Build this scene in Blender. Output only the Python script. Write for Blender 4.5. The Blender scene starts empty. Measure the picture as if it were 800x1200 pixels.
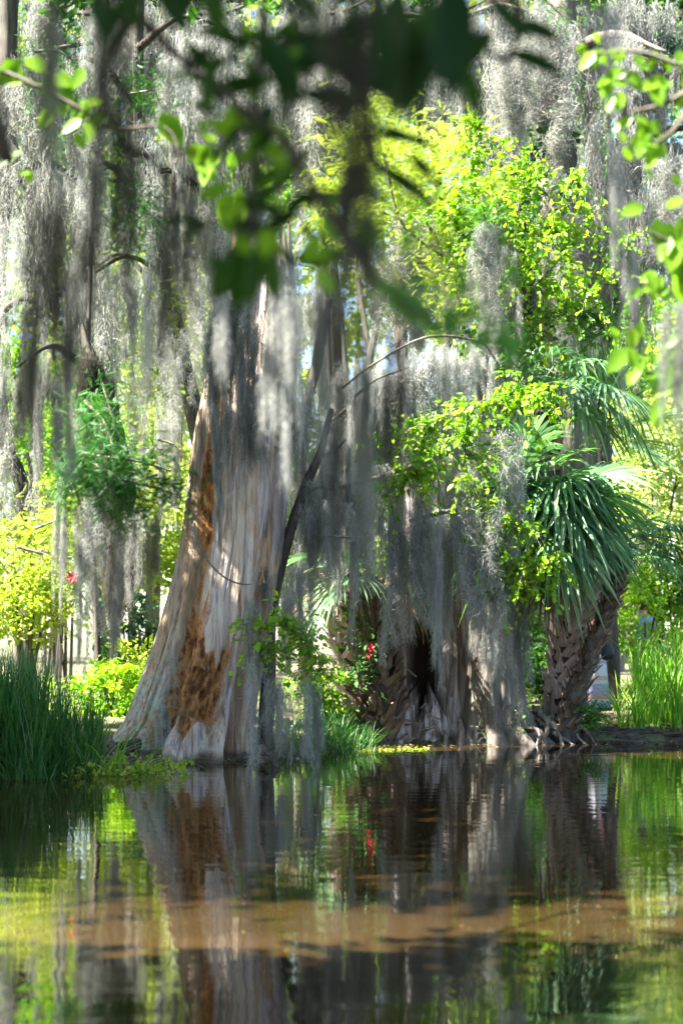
import bpy, math, random
import numpy as np
from mathutils import Matrix, Vector
R = math.radians
sc = bpy.context.scene
COL = sc.collection
random.seed(5); rng = np.random.default_rng(5)

# ------------------------------------------------------------------ camera, sky, sun, exposure
CAMH = 1.5
cam = bpy.data.cameras.new('camera'); camo = bpy.data.objects.new('camera', cam); COL.objects.link(camo)
cam.sensor_fit = 'HORIZONTAL'; cam.sensor_width = 24; cam.lens = 60
cam.shift_y = 0.185
camo.location = (0, 0, CAMH); camo.rotation_euler = (R(90), 0, 0)
cam.clip_start = 0.1; cam.clip_end = 2000
cam.dof.use_dof = True; cam.dof.focus_distance = 20.5; cam.dof.aperture_fstop = 1.4
sc.camera = camo
SUN_EL, SUN_AZ = 52, -108          # azimuth from +Y towards +X
w = bpy.data.worlds.new('World'); sc.world = w; w.use_nodes = True
nt = w.node_tree
sky = nt.nodes.new('ShaderNodeTexSky'); sky.sky_type = 'NISHITA'; sky.sun_disc = False
sky.sun_elevation = R(SUN_EL); sky.sun_rotation = R(SUN_AZ)
nt.links.new(sky.outputs[0], nt.nodes['Background'].inputs[0]); nt.nodes['Background'].inputs[1].default_value = 0.056
sl = bpy.data.lights.new('sun', 'SUN'); so = bpy.data.objects.new('sun', sl); COL.objects.link(so)
sl.energy = 5.0; sl.angle = R(0.5); sl.color = (1, .95, .85)
sd = Vector((math.cos(R(SUN_EL))*math.sin(R(SUN_AZ)), math.cos(R(SUN_EL))*math.cos(R(SUN_AZ)), math.sin(R(SUN_EL))))
so.rotation_euler = sd.to_track_quat('Z', 'Y').to_euler()
vs = sc.view_settings
vs.view_transform = 'Standard'; vs.look = 'None'; vs.gamma = 1; vs.use_curve_mapping = False
vs.exposure = 3.35
sc.cycles.use_denoising = True
sc.cycles.max_bounces = 8; sc.cycles.diffuse_bounces = 4; sc.cycles.glossy_bounces = 3
sc.cycles.transmission_bounces = 6; sc.cycles.transparent_max_bounces = 6
sc.cycles.caustics_reflective = False; sc.cycles.caustics_refractive = False
sc.cycles.sample_clamp_indirect = 6

def P(px, py, d):                  # a place seen at (px,py) of the 800x1200 photograph, d metres away
    return np.array([(px-400)/2000*d, d, CAMH+(748-py)/2000*d])

# ------------------------------------------------------------------ helpers
def _hash(i, j, k):
    h = (i*374761393 + j*668265263 + k*2147483647 + 1013904223) & 0xffffffff
    h = ((h ^ (h >> 13))*1274126177) & 0xffffffff
    h = ((h ^ (h >> 16))*2246822519) & 0xffffffff
    return (h & 0xffffff)/float(0xffffff)
def vnoise(x, y, z):
    x, y, z = np.broadcast_arrays(np.asarray(x, float), np.asarray(y, float), np.asarray(z, float))
    xi, yi, zi = np.floor(x).astype(np.int64), np.floor(y).astype(np.int64), np.floor(z).astype(np.int64)
    f = lambda t: t*t*(3-2*t)
    u, v, s = f(x-xi), f(y-yi), f(z-zi)
    L = lambda a, b, t: a+(b-a)*t
    c = lambda a, b, d: _hash(xi+a, yi+b, zi+d)
    return L(L(L(c(0,0,0), c(1,0,0), u), L(c(0,1,0), c(1,1,0), u), v),
             L(L(c(0,0,1), c(1,0,1), u), L(c(0,1,1), c(1,1,1), u), v), s)*2-1
def fbm(x, y, z, o=4):
    r = 0; a = .5
    for i in range(o):
        r = r + a*vnoise(x*2**i+i*7.3, y*2**i, z*2**i); a *= .5
    return r
def sm(a, b, x):
    t = np.clip((x-a)/(b-a), 0, 1); return t*t*(3-2*t)

class MB:
    def __init__(s): s.v = []; s.n = 0; s.f3 = []; s.f4 = []; s.t3 = []; s.t4 = []
    def add(s, v, f, tint=0.5):
        v = np.asarray(v, float).reshape(-1, 3); f = np.asarray(f, np.int64)
        t = np.broadcast_to(np.asarray(tint, float), (len(f),))
        if f.shape[1] == 3: s.f3.append(f+s.n); s.t3.append(t)
        else: s.f4.append(f+s.n); s.t4.append(t)
        s.v.append(v); s.n += len(v)
    def add2(s, v, f3, f4, t3, t4):
        v = np.asarray(v).reshape(-1, 3)
        if len(f3): s.f3.append(f3+s.n); s.t3.append(np.broadcast_to(t3, (len(f3),)))
        if len(f4): s.f4.append(f4+s.n); s.t4.append(np.broadcast_to(t4, (len(f4),)))
        s.v.append(v); s.n += len(v)
    def mesh(s, name, mat, origin=(0, 0, 0), smooth=False, attrs=None):
        me = bpy.data.meshes.new(name)
        V = np.concatenate(s.v)-np.asarray(origin, float)
        F3 = np.concatenate(s.f3) if s.f3 else np.zeros((0, 3), np.int64)
        F4 = np.concatenate(s.f4) if s.f4 else np.zeros((0, 4), np.int64)
        T = np.concatenate(s.t3+s.t4)
        me.vertices.add(len(V)); me.vertices.foreach_set('co', V.astype(np.float32).ravel())
        nl = F3.size+F4.size
        me.loops.add(nl); me.loops.foreach_set('vertex_index', np.concatenate([F3.ravel(), F4.ravel()]).astype(np.int32))
        me.polygons.add(len(F3)+len(F4))
        st = np.concatenate([np.arange(len(F3))*3, F3.size+np.arange(len(F4))*4]).astype(np.int32)
        me.polygons.foreach_set('loop_start', st)
        me.polygons.foreach_set('use_smooth', np.full(len(st), smooth))
        a = me.attributes.new('tint', 'FLOAT', 'FACE'); a.data.foreach_set('value', T.astype(np.float32))
        for k, val in (attrs or {}).items():
            a = me.attributes.new(k, 'FLOAT', 'POINT'); a.data.foreach_set('value', np.asarray(val, np.float32))
        me.update(calc_edges=True)
        me.materials.append(mat)
        return me

def put(name, me, parent=None, loc=None, label=None, cat=None, group=None, kind=None):
    o = bpy.data.objects.new(name, me); COL.objects.link(o)
    if parent is not None: o.parent = parent
    if loc is not None: o.location = loc
    for k, v in (('label', label), ('category', cat), ('group', group), ('kind', kind)):
        if v: o[k] = v
    return o
def thing(name, label, cat, loc, group=None):
    return put(name, None, None, tuple(loc), label, cat, group)
def build(mb, name, mat, parent=None, origin=None, smooth=False, attrs=None, **kw):
    if parent is not None: origin = tuple(parent.location); me = mb.mesh(name, mat, origin, smooth, attrs); return put(name, me, parent, None, **kw)
    origin = origin if origin is not None else (0, 0, 0)
    return put(name, mb.mesh(name, mat, origin, smooth, attrs), None, origin, **kw)

def spline(pts, n):
    pts = np.asarray(pts, float); k = len(pts)
    if k == 2: t = np.linspace(0, 1, n)[:, None]; return pts[0]*(1-t)+pts[1]*t
    Q = np.vstack([2*pts[0]-pts[1], pts, 2*pts[-1]-pts[-2]])
    u = np.linspace(0, k-1, n); i = np.minimum(u.astype(int), k-2); f = (u-i)[:, None]
    a, b, c, d = Q[i], Q[i+1], Q[i+2], Q[i+3]
    return .5*((2*b)+(-a+c)*f+(2*a-5*b+4*c-d)*f*f+(-a+3*b-3*c+d)*f**3)
def tube(mb, pts, r0, r1, n=12, seg=8, rough=0.12, tint=.5, radii=None, fr=6.0):
    C = spline(pts, n); t = np.linspace(0, 1, n)
    rad = (r0+(r1-r0)*t) if radii is None else np.interp(t, np.linspace(0, 1, len(radii)), radii)
    T = np.gradient(C, axis=0); T /= np.linalg.norm(T, axis=1)[:, None]+1e-9
    ref = np.array([0.3, 1, .1]) if abs(T[0][2]) > .6 else np.array([0, 0, 1.])
    A = np.cross(T, ref); A /= np.linalg.norm(A, axis=1)[:, None]+1e-9; B = np.cross(T, A)
    th = np.arange(seg)*2*np.pi/seg
    m = 1+rough*fbm(np.cos(th)[None]*1.3+C[:, :1]*0+C[0, 0], np.sin(th)[None]*1.3, (t*fr)[:, None]+C[0, 2], 3)*2
    V = C[:, None]+(A[:, None]*np.cos(th)[None, :, None]+B[:, None]*np.sin(th)[None, :, None])*(rad[:, None]*m)[..., None]
    i = np.arange(n-1)[:, None]*seg; j = np.arange(seg)[None]; j2 = (j+1) % seg
    F = np.stack([i+j, i+j2, i+seg+j2, i+seg+j], -1).reshape(-1, 4)
    mb.add(V, F, tint)
    e = mb.n-seg
    mb.f3.append(np.array([[e+0, e+k, e+k+1] for k in range(1, seg-1)])); mb.t3.append(np.full(seg-2, tint))
    return C

# leaf templates: x = width, y = length, z = normal
def tpl_ovate(w=.3):
    v = [(0,0,0), (0,.5,-.05), (0,1,-.12), (w,.3,.03), (w*.8,.68,.0), (-w,.3,.03), (-w*.8,.68,.0)]
    return np.array(v), np.array([(1,4,2), (1,2,6)]), np.array([(0,3,4,1), (0,1,6,5)])
def tpl_quad(w=.34):
    return np.array([(0,0,0), (w,.45,.06), (0,1,-.06), (-w,.45,.06)], float), np.zeros((0,3),int), np.array([(0,1,2,3)])
def tpl_star(k=5):
    v = [(0,.02,0)]; 
    for i in range(2*k+1):
        a = R(-150+300*i/(2*k)); r = (.95 if abs(a) < .1 else .8-.25*abs(a)/2.6) if i % 2 else .5
        v.append((math.sin(a)*r, .15+math.cos(a)*r*.85, -.1*r if i % 2 else .04))
    return np.array(v), np.array([(0,i+1,i+2) for i in range(2*k)]), np.zeros((0,4),int)
def tpl_feather(n=10):
    v = []; f = []
    for i in range(n):
        y = .08+.9*i/n; l = .26*math.sin(math.pi*(.18+.74*i/n))
        for s in (-1, 1):
            b = len(v); v += [(0,y-.022,0), (0,y+.03,0), (s*l*.9, y+l*.75, -.05*(i%2)-l*.2)]; f.append((b,b+1,b+2))
    b = len(v); v += [(-.012,0,0), (.012,0,0), (0,1,-.04)]; f.append((b,b+1,b+2))
    return np.array(v), np.array(f), np.zeros((0,4),int)
def tpl_long(w=.17):               # magnolia like blade with 2 rows per side
    ys = [0, .12, .32, .55, .78, .93, 1]; ws = [0, .55, .95, 1, .75, .35, 0]; v = []
    for y, a in zip(ys, ws): v += [(-w*a,y,.05*a-.12*y*y), (0,y,-.02-.12*y*y), (w*a,y,.05*a-.12*y*y)]
    q = []
    for i in range(6): b = i*3; q += [(b,b+1,b+4,b+3), (b+1,b+2,b+5,b+4)]
    return np.array(v), np.zeros((0,3),int), np.array(q)
WO = tpl_ovate(.42)
OV, QD, ST, FE, LG = tpl_ovate(), tpl_quad(), tpl_star(), tpl_feather(), tpl_long()

def frames(D, N):
    D = D/np.linalg.norm(D, axis=1)[:, None]
    X = np.cross(D, N); X /= np.linalg.norm(X, axis=1)[:, None]+1e-9
    return X, D, np.cross(X, D)
def scatter(mb, tpl, pos, D, N, size, tint):
    v, f3, f4 = tpl; X, Y, Z = frames(D, N); k = len(pos); size = np.broadcast_to(size, (k,))
    W = pos[:, None]+(X[:, None]*v[None, :, :1]+Y[:, None]*v[None, :, 1:2]+Z[:, None]*v[None, :, 2:])*size[:, None, None]
    off = (np.arange(k)*len(v))[:, None, None]
    tint = np.broadcast_to(tint, (k,))
    mb.add2(W, (f3[None]+off).reshape(-1, 3) if len(f3) else f3, (f4[None]+off).reshape(-1, 4) if len(f4) else f4,
            np.repeat(tint, len(f3)), np.repeat(tint, len(f4)))
def rdir(n, up=0.0, flat=1.0):
    v = rng.normal(size=(n, 3)); v[:, 2] = v[:, 2]*flat+up; return v/np.linalg.norm(v, axis=1)[:, None]
def clumps(mb, tpl, c, rad, nc, per, csize, size, droop=-.2, hollow=.0, tint0=.0):
    """leaf clumps spread through an ellipsoid"""
    c = np.asarray(c, float); rad = np.asarray(rad, float)
    q = rdir(nc)*(hollow+(1-hollow)*rng.random((nc, 1))**.45)*(.75+.5*rng.random((nc, 1)))
    cc = c+q*rad; cs = csize*(.5+rng.random(nc))
    pos = (cc[:, None]+rng.normal(size=(nc, per, 3))*(cs[:, None, None]*np.array([.5, .5, .3]))).reshape(-1, 3)
    n = len(pos); out = np.repeat(q/np.linalg.norm(q, axis=1)[:, None], per, 0)
    D = rdir(n, droop, .6)+out*.5; Nn = rdir(n, .9)
    ti = np.repeat(rng.random(nc), per)*.6+rng.random(n)*.4+tint0
    scatter(mb, tpl, pos, D, Nn, size*(.6+.7*rng.random(n)), np.clip(ti, 0, 1))
def twigs_leaves(mb, tpl, C, spread, n, size, droop=-.3, side=1.0):
    """leaves set along a twig polyline C"""
    i = rng.integers(0, len(C), n); base = C[i]
    D = rdir(n, droop, .7); T = np.gradient(C, axis=0)[i]; T /= np.linalg.norm(T, axis=1)[:, None]+1e-9
    scatter(mb, tpl, base+rdir(n)*spread*rng.random((n, 1)), D*side+T*.6, rdir(n, 1.2), size*(.6+.7*rng.random(n)), rng.random(n))

# ------------------------------------------------------------------ materials
def mat(name):
    m = bpy.data.materials.new(name); m.use_nodes = True; nt = m.node_tree
    return m, nt, nt.nodes['Principled BSDF'], nt.nodes['Material Output']
def nd(nt, t, **kw):
    n = nt.nodes.new(t)
    for k, v in kw.items(): setattr(n, k, v)
    return n
def ramp(nt, fac, stops, interp='LINEAR'):
    r = nd(nt, 'ShaderNodeValToRGB'); r.color_ramp.interpolation = interp
    e = r.color_ramp.elements
    while len(e) < len(stops): e.new(.5)
    for x, (p, c) in zip(e, stops): x.position = p; x.color = (*c, 1)
    nt.links.new(fac, r.inputs[0]); return r.outputs[0]
def noise(nt, scale, sxyz=(1,1,1), detail=5, rough=.6, coord='Object', dist=0):
    tc = nd(nt, 'ShaderNodeTexCoord'); mp = nd(nt, 'ShaderNodeMapping'); mp.inputs['Scale'].default_value = sxyz
    nt.links.new(tc.outputs[coord], mp.inputs[0]); n = nd(nt, 'ShaderNodeTexNoise')
    n.inputs['Scale'].default_value = scale; n.inputs['Detail'].default_value = detail; n.inputs['Roughness'].default_value = rough
    n.inputs['Distortion'].default_value = dist
    nt.links.new(mp.outputs[0], n.inputs['Vector']); return n.outputs['Fac']
def mix(nt, fac, a, b, blend='MIX'):
    m = nd(nt, 'ShaderNodeMix', data_type='RGBA', blend_type=blend)
    for s, v in ((m.inputs[0], fac), (m.inputs[6], a), (m.inputs[7], b)):
        if isinstance(v, (int, float)): s.default_value = v
        elif isinstance(v, tuple): s.default_value = (*v, 1)
        else: nt.links.new(v, s)
    return m.outputs[2]
def attr(nt, name): return nd(nt, 'ShaderNodeAttribute', attribute_name=name).outputs['Fac']
def bump(nt, h, bs, strength=.5, dist=.02):
    b = nd(nt, 'ShaderNodeBump'); b.inputs['Strength'].default_value = strength; b.inputs['Distance'].default_value = dist
    nt.links.new(h, b.inputs['Height']); nt.links.new(b.outputs[0], bs.inputs['Normal']); return b

def leaf_mat(name, c0, c1, c2, trans=.45, rough=.45, tmul=(1.25, 1.35, .6), spec=.4):
    m, nt, bs, out = mat(name)
    c = ramp(nt, attr(nt, 'tint'), [(0, c0), (.5, c1), (1, c2)])
    nn = noise(nt, 1.2, detail=2); c = mix(nt, nn, c, mix(nt, .6, c, tuple(x*.55 for x in c1)))
    nt.links.new(c, bs.inputs['Base Color']); bs.inputs['Roughness'].default_value = rough
    bs.inputs['Specular IOR Level'].default_value = spec
    tr = nd(nt, 'ShaderNodeBsdfTranslucent'); nt.links.new(mix(nt, 1.0, c, tmul, 'MULTIPLY'), tr.inputs[0])
    ms = nd(nt, 'ShaderNodeMixShader'); ms.inputs[0].default_value = trans
    nt.links.new(bs.outputs[0], ms.inputs[1]); nt.links.new(tr.outputs[0], ms.inputs[2]); nt.links.new(ms.outputs[0], out.inputs[0])
    return m
M = {}
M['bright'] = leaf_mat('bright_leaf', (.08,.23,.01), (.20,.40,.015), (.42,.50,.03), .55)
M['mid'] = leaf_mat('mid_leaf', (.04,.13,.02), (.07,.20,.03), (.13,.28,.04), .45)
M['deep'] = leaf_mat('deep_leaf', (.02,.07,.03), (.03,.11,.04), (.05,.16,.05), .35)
M['fern'] = leaf_mat('cypress_needle', (.014,.07,.014), (.028,.13,.02), (.07,.22,.03), .35, .5)
M['gold'] = leaf_mat('golden_needle', (.20,.33,.03), (.34,.44,.05), (.50,.52,.10), .5, .6)
M['pale'] = leaf_mat('haze_pale_leaf', (.20,.28,.08), (.38,.46,.14), (.55,.60,.26), .5, .6)  # pale tone puts the sunlit haze behind the trees into leaf colour
M['magnolia'] = leaf_mat('magnolia_leaf', (.010,.035,.007), (.018,.06,.01), (.05,.13,.015), .38, .5, spec=.2)
M['green'] = leaf_mat('soft_green_leaf', (.04,.16,.02), (.07,.24,.03), (.12,.32,.03), .5, .4)
M['maple'] = leaf_mat('maple_leaf', (.13,.30,.02), (.20,.40,.03), (.30,.50,.03), .6, .4)
M['grass'] = leaf_mat('grass_blade', (.015,.085,.02), (.035,.16,.03), (.16,.24,.06), .35, .4)
M['reed'] = leaf_mat('reed_blade', (.07,.24,.02), (.16,.38,.03), (.42,.50,.10), .5, .35)
M['palm'] = leaf_mat('palm_blade', (.035,.12,.045), (.11,.25,.11), (.34,.46,.26), .38, .5, (1.2,1.4,.6), .5)
M['straw'] = leaf_mat('dead_frond', (.14,.10,.06), (.24,.18,.11), (.36,.28,.19), .3, .7, (1.2,1.1,.9), .2)
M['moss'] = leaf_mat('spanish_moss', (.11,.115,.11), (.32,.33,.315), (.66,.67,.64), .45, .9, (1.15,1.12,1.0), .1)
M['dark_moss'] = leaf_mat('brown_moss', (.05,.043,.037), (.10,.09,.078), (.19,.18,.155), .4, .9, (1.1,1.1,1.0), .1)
M['lit_moss'] = leaf_mat('lit_spanish_moss', (.20,.205,.195), (.46,.47,.455), (.73,.74,.73), .5, .9, (1.1,1.08,1.0), .1)  # lighter copy of spanish moss, sun and sky light put into colour
M['lichen'] = leaf_mat('lichen_tuft', (.25,.32,.20), (.36,.44,.28), (.46,.50,.36), .3, .9, (1,1,1), .1)

def bark_mat(name, stops, vs=.12, sc_=9, bstr=.9, lich=(.30,.34,.26), la=.35):
    m, nt, bs, out = mat(name)
    n1 = noise(nt, sc_, (1,1,vs), 8, .65, dist=.3); n2 = noise(nt, 1.6, (1,1,.5), 4)
    c = ramp(nt, n1, stops)
    f = ramp(nt, n2, [(.5, (0,0,0)), (.68, (la,la,la))]); c = mix(nt, f, c, lich)
    nt.links.new(c, bs.inputs['Base Color']); bs.inputs['Roughness'].default_value = .85; bs.inputs['Specular IOR Level'].default_value = .2
    bump(nt, n1, bs, bstr, .03); return m
M['bark'] = bark_mat('cypress_bark', [(.3,(.045,.035,.028)), (.5,(.13,.11,.09)), (.72,(.26,.23,.20))])
M['dbark'] = bark_mat('dark_bark', [(.3,(.02,.016,.014)), (.5,(.055,.045,.038)), (.72,(.12,.10,.085))], la=.2)
M['root'] = bark_mat('root_bark', [(.3,(.05,.036,.028)), (.5,(.16,.125,.10)), (.72,(.32,.27,.23))], la=.3, sc_=14)
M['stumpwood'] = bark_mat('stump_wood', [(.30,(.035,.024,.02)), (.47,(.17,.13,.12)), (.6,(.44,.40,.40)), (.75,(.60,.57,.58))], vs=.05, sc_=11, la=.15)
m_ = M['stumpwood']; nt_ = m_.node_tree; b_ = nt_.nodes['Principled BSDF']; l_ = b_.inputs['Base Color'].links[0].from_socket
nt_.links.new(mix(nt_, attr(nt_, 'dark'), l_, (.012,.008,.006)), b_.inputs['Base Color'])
M['boot'] = bark_mat('palm_boot', [(.3,(.10,.065,.045)), (.5,(.26,.19,.14)), (.72,(.46,.37,.30))], vs=.2, sc_=14, la=.3)
M['dboot'] = bark_mat('dark_palm_boot', [(.3,(.04,.025,.018)), (.5,(.13,.085,.06)), (.72,(.30,.22,.16))], vs=.2, sc_=14, la=.25)
M['pboot'] = bark_mat('pale_palm_boot', [(.3,(.28,.19,.16)), (.5,(.50,.39,.34)), (.72,(.68,.57,.51))], vs=.2, sc_=14, la=.1)

def main_wood():
    m, nt, bs, out = mat('weathered_cypress_wood'); L = nt.links.new
    g1 = noise(nt, 14, (1,1,.055), 10, .74, dist=.5)
    g2 = noise(nt, 4.2, (1,1,.10), 6, .6, dist=.3)
    g3 = noise(nt, 42, (1,1,.05), 6, .7)
    c = ramp(nt, g1, [(.29,(.05,.03,.022)), (.39,(.26,.19,.155)), (.50,(.54,.48,.44)), (.64,(.64,.60,.58)), (.8,(.70,.68,.67))])
    tan = ramp(nt, g1, [(.31,(.04,.028,.018)), (.44,(.20,.155,.105)), (.58,(.36,.30,.22)), (.8,(.48,.43,.34))])
    tf = attr(nt, 'tan'); c = mix(nt, tf, c, tan)
    hv = noise(nt, 3.1, (1,1,.13), 5, .65, dist=.4)
    c = mix(nt, .75, c, ramp(nt, hv, [(.30,(1.0,1.0,1.15)), (.42,(.92,.93,1.08)), (.5,(1.2,1.12,.95)), (.575,(1.0,.78,.58)), (.62,(1.15,1.1,1.05)), (.75,(.78,.77,.80))]), 'MULTIPLY')
    c = mix(nt, ramp(nt, g2, [(.50,(0,0,0)), (.62,(.6,.6,.6))]), c, (.26,.14,.08))
    pit = noise(nt, 38, (1,1,.35), 5, .7); c = mix(nt, ramp(nt, pit, [(.30,(.85,.85,.85)), (.37,(0,0,0))]), c, (.05,.025,.015))
    c = mix(nt, ramp(nt, g3, [(.30,(.75,.75,.75)), (.42,(0,0,0))]), c, (.06,.035,.02))
    r = noise(nt, 9, (1,1,.55), 10, .8, dist=.6)
    rc = ramp(nt, r, [(.30,(.015,.007,.004)), (.42,(.10,.04,.015)), (.50,(.34,.14,.04)), (.57,(.50,.26,.09)), (.64,(.34,.27,.19)), (.74,(.52,.38,.22)), (.85,(.60,.48,.34))])
    rm = nd(nt, 'ShaderNodeMath', operation='ADD'); L(attr(nt, 'rot'), rm.inputs[0]); L(noise(nt, 11, (1,1,.45), 7, .75), rm.inputs[1])
    c = mix(nt, ramp(nt, rm.outputs[0], [(.80,(0,0,0)), (1.15,(.95,.95,.95))]), c, rc)
    li = noise(nt, 9, (1,1,.8), 6, .7); lf = nd(nt, 'ShaderNodeMath', operation='MULTIPLY')
    L(ramp(nt, li, [(.47,(0,0,0)), (.56,(.8,.8,.8))]), lf.inputs[0]); L(attr(nt, 'lichen'), lf.inputs[1])
    c = mix(nt, lf.outputs[0], c, (.34,.40,.31))
    c = mix(nt, attr(nt, 'wet'), c, (.05,.035,.025))
    L(c, bs.inputs['Base Color']); bs.inputs['Roughness'].default_value = .8; bs.inputs['Specular IOR Level'].default_value = .25
    h = nd(nt, 'ShaderNodeMath', operation='ADD'); L(g1, h.inputs[0]); L(g3, h.inputs[1])
    bump(nt, h.outputs[0], bs, 1.0, .025); return m
M['trunk'] = main_wood()

def ground_mat():
    m, nt, bs, out = mat('bank_soil')
    n1 = noise(nt, 2.2, detail=8); n2 = noise(nt, 30, detail=6, rough=.7)
    c = ramp(nt, n2, [(.3,(.03,.022,.015)), (.55,(.10,.075,.05)), (.75,(.26,.21,.15))])
    c = mix(nt, ramp(nt, n1, [(.45,(0,0,0)), (.6,(.8,.8,.8))]), c, (.10,.13,.035))
    nt.links.new(c, bs.inputs['Base Color']); bs.inputs['Roughness'].default_value = .9; bump(nt, n2, bs, .8, .05); return m
def water_mat():
    m, nt, bs, out = mat('pond_water'); L = nt.links.new
    n = noise(nt, .35, (1,1.6,1), 3); c = ramp(nt, n, [(.35,(.017,.0105,.0038)), (.65,(.036,.0215,.008))])
    L(c, bs.inputs['Base Color']); bs.inputs['Roughness'].default_value = .0; bs.inputs['IOR'].default_value = 1.5
    bs.inputs['Specular IOR Level'].default_value = .6
    a = noise(nt, 2.2, (.55,1.3,1), 3, .5, dist=.4); b = noise(nt, 9, (.8,1.1,1), 2, .5)
    h = nd(nt, 'ShaderNodeMath', operation='MULTIPLY_ADD'); L(b, h.inputs[0]); h.inputs[1].default_value = .12; L(a, h.inputs[2])
    bump(nt, h.outputs[0], bs, .12, .03); return m
M['ground'] = ground_mat(); M['water'] = water_mat()
def plain(name, c, r=.6, spec=.4):
    m, nt, bs, out = mat(name); n = noise(nt, 25, detail=4)
    nt.links.new(mix(nt, n, tuple(x*.8 for x in c), c), bs.inputs['Base Color']); bs.inputs['Roughness'].default_value = r
    bs.inputs['Specular IOR Level'].default_value = spec; return m
M['red'] = plain('red_petal', (.75,.02,.03), .5); M['skin'] = plain('skin', (.55,.30,.22), .5)
M['hair'] = plain('hair', (.05,.03,.02), .5); M['bag'] = plain('dark_bag', (.02,.02,.03), .5)
M['coral'] = plain('coral_top', (.62,.22,.20), .8); M['blue'] = plain('blue_cloth', (.20,.30,.42), .8); M['denim'] = plain('trousers', (.06,.08,.14), .8)
M['litter'] = leaf_mat('litter', (.10,.06,.03), (.20,.14,.07), (.34,.30,.10), .2, .8)
M['void'] = plain('rotten_hollow_wood', (.035,.024,.018), .95, .1)

# ------------------------------------------------------------------ ground and water
def shore(x):
    xs = np.array([-60, -6, -3.7, -2.9, -2.5, -1.0, -.2, .3, 1.0, 2.6, 5, 60])
    ys = np.array([17.5, 17.6, 18.3, 19.6, 20.3, 21.2, 22.6, 24.0, 24.2, 24.6, 24.9, 25.5])
    return np.interp(x, xs, ys)+.12*np.sin(x*3.1)+.07*np.sin(x*7.7+1)
def gz(x, y):
    x = np.asarray(x, float); y = np.asarray(y, float); s = y-shore(x)
    far = np.where(s > 0, .12+.30*sm(0, 3.0, s)+.15*sm(3, 14, s), -.02+.14*sm(-.25, .0, s)-.9*sm(0, 4, -s))
    near = 4.2-y; zn = np.where(near > 0, .1+.3*sm(0, 3, near), -.9)
    z = np.maximum(far, zn)
    return z+np.where(s > 0, 1, .3)*.10*fbm(x*.8, y*.8, 0, 3)
gx = np.concatenate([-np.geomspace(500, 12, 14), np.linspace(-11, 13, 150), np.geomspace(14, 500, 14)])
gy = np.concatenate([-np.geomspace(500, 8, 10), np.linspace(-6, 16, 30), np.linspace(16.3, 36, 130), np.geomspace(37, 900, 30)])
X, Y = np.meshgrid(gx, gy); g = MB(); nx, ny = len(gx), len(gy)
i, j = np.meshgrid(np.arange(nx-1), np.arange(ny-1)); b = (j*nx+i).ravel()
g.add(np.stack([X, Y, gz(X, Y)], -1), np.stack([b, b+1, b+1+nx, b+nx], -1))
build(g, 'ground', M['ground'], smooth=True, kind='structure', label='brown soil bank around the pond')
g = MB(); xs = np.linspace(-40, 40, 30); ys = np.linspace(2.0, 32, 30); X, Y = np.meshgrid(xs, ys)
i, j = np.meshgrid(np.arange(29), np.arange(29)); b = (j*30+i).ravel()
g.add(np.stack([X, Y, X*0], -1), np.stack([b, b+1, b+31, b+30], -1))
build(g, 'water', M['water'], kind='structure', label='still brown pond water mirroring the trees')
GZ = lambda x, y: float(gz(x, y))

# ------------------------------------------------------------------ spanish moss
def beard(seed, L, W, tails, per, pw=.005, plen=.16, steps=4, taper=.7):
    """tails of short curled strands: real ribbons, hanging down from z=0"""
    r = np.random.default_rng(seed); V = []; F = []; T = []; n0 = 0
    for t in range(tails):
        tl = L*(.35+.6*r.random()) if t else L
        tx = (r.random()-.5)*W; ty = (r.random()-.5)*W*.5; r0 = W*(.10+.14*r.random())
        k = int(per*tl/L*(.7+.6*r.random()))
        s = r.random(k)**.8*tl
        p1, p2, p3 = r.random(3)*6.28; drift = np.stack([.05*np.sin(s*2.6+p1)+.025*np.sin(s*7+p2), .05*np.sin(s*2.1+p3), -s], 1)
        rad = r0*np.clip(1.03-(s/tl), .03, 1)**taper*np.clip(.35+s/tl*2.2, 0, 1)*(1+.45*np.sin(s*8+p3)*np.sin(s*3.1+p2))
        off = r.normal(size=(k, 3))*rad[:, None]*.62; off[:, 2] *= .3
        c = np.array([tx, ty, 0])+drift+off
        c[:, :2] *= 1
        d = np.stack([r.normal(size=k)*.5, r.normal(size=k)*.5, -np.ones(k)], 1); d /= np.linalg.norm(d, axis=1)[:, None]
        u = np.cross(d, r.normal(size=(k, 3))); u /= np.linalg.norm(u, axis=1)[:, None]; w_ = np.cross(d, u)
        ln = plen*(.6+.8*r.random(k)); amp = ln*(.10+.24*r.random(k)); ph = r.random(k)*6.28; fq = 3+4*r.random(k)
        q = np.linspace(0, 1, steps+1)
        Pn = c[:, None]+d[:, None]*(ln[:, None]*q)[..., None]+u[:, None]*(amp[:, None]*np.sin(ph[:, None]+fq[:, None]*q))[..., None]+w_[:, None]*(amp[:, None]*np.cos(ph[:, None]*1.7+fq[:, None]*q*.8))[..., None]
        wd = (w_[:, None]*np.cos(ph[:, None]+3*q)[..., None]+u[:, None]*np.sin(ph[:, None]+3*q)[..., None])*(pw*.5*(1-.6*q))[None, :, None]
        A = np.stack([Pn-wd, Pn+wd], 2).reshape(k, -1, 3)
        b = n0+np.arange(k)[:, None]*(2*(steps+1))+np.arange(steps)[None]*2
        F.append(np.stack([b, b+1, b+3, b+2], -1).reshape(-1, 4)); V.append(A.reshape(-1, 3)); n0 += k*2*(steps+1)
        T.append(np.repeat(np.clip(r.normal(.45, .28, k)+.4*(r.random()-.5), 0, 1), steps))
    return np.concatenate(V), np.concatenate(F), np.concatenate(T)
def beard_mesh(args, m):
    mb = MB(); mb.add(*beard(*args)); return mb.mesh('moss_beard', m)
BE = {}
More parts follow.
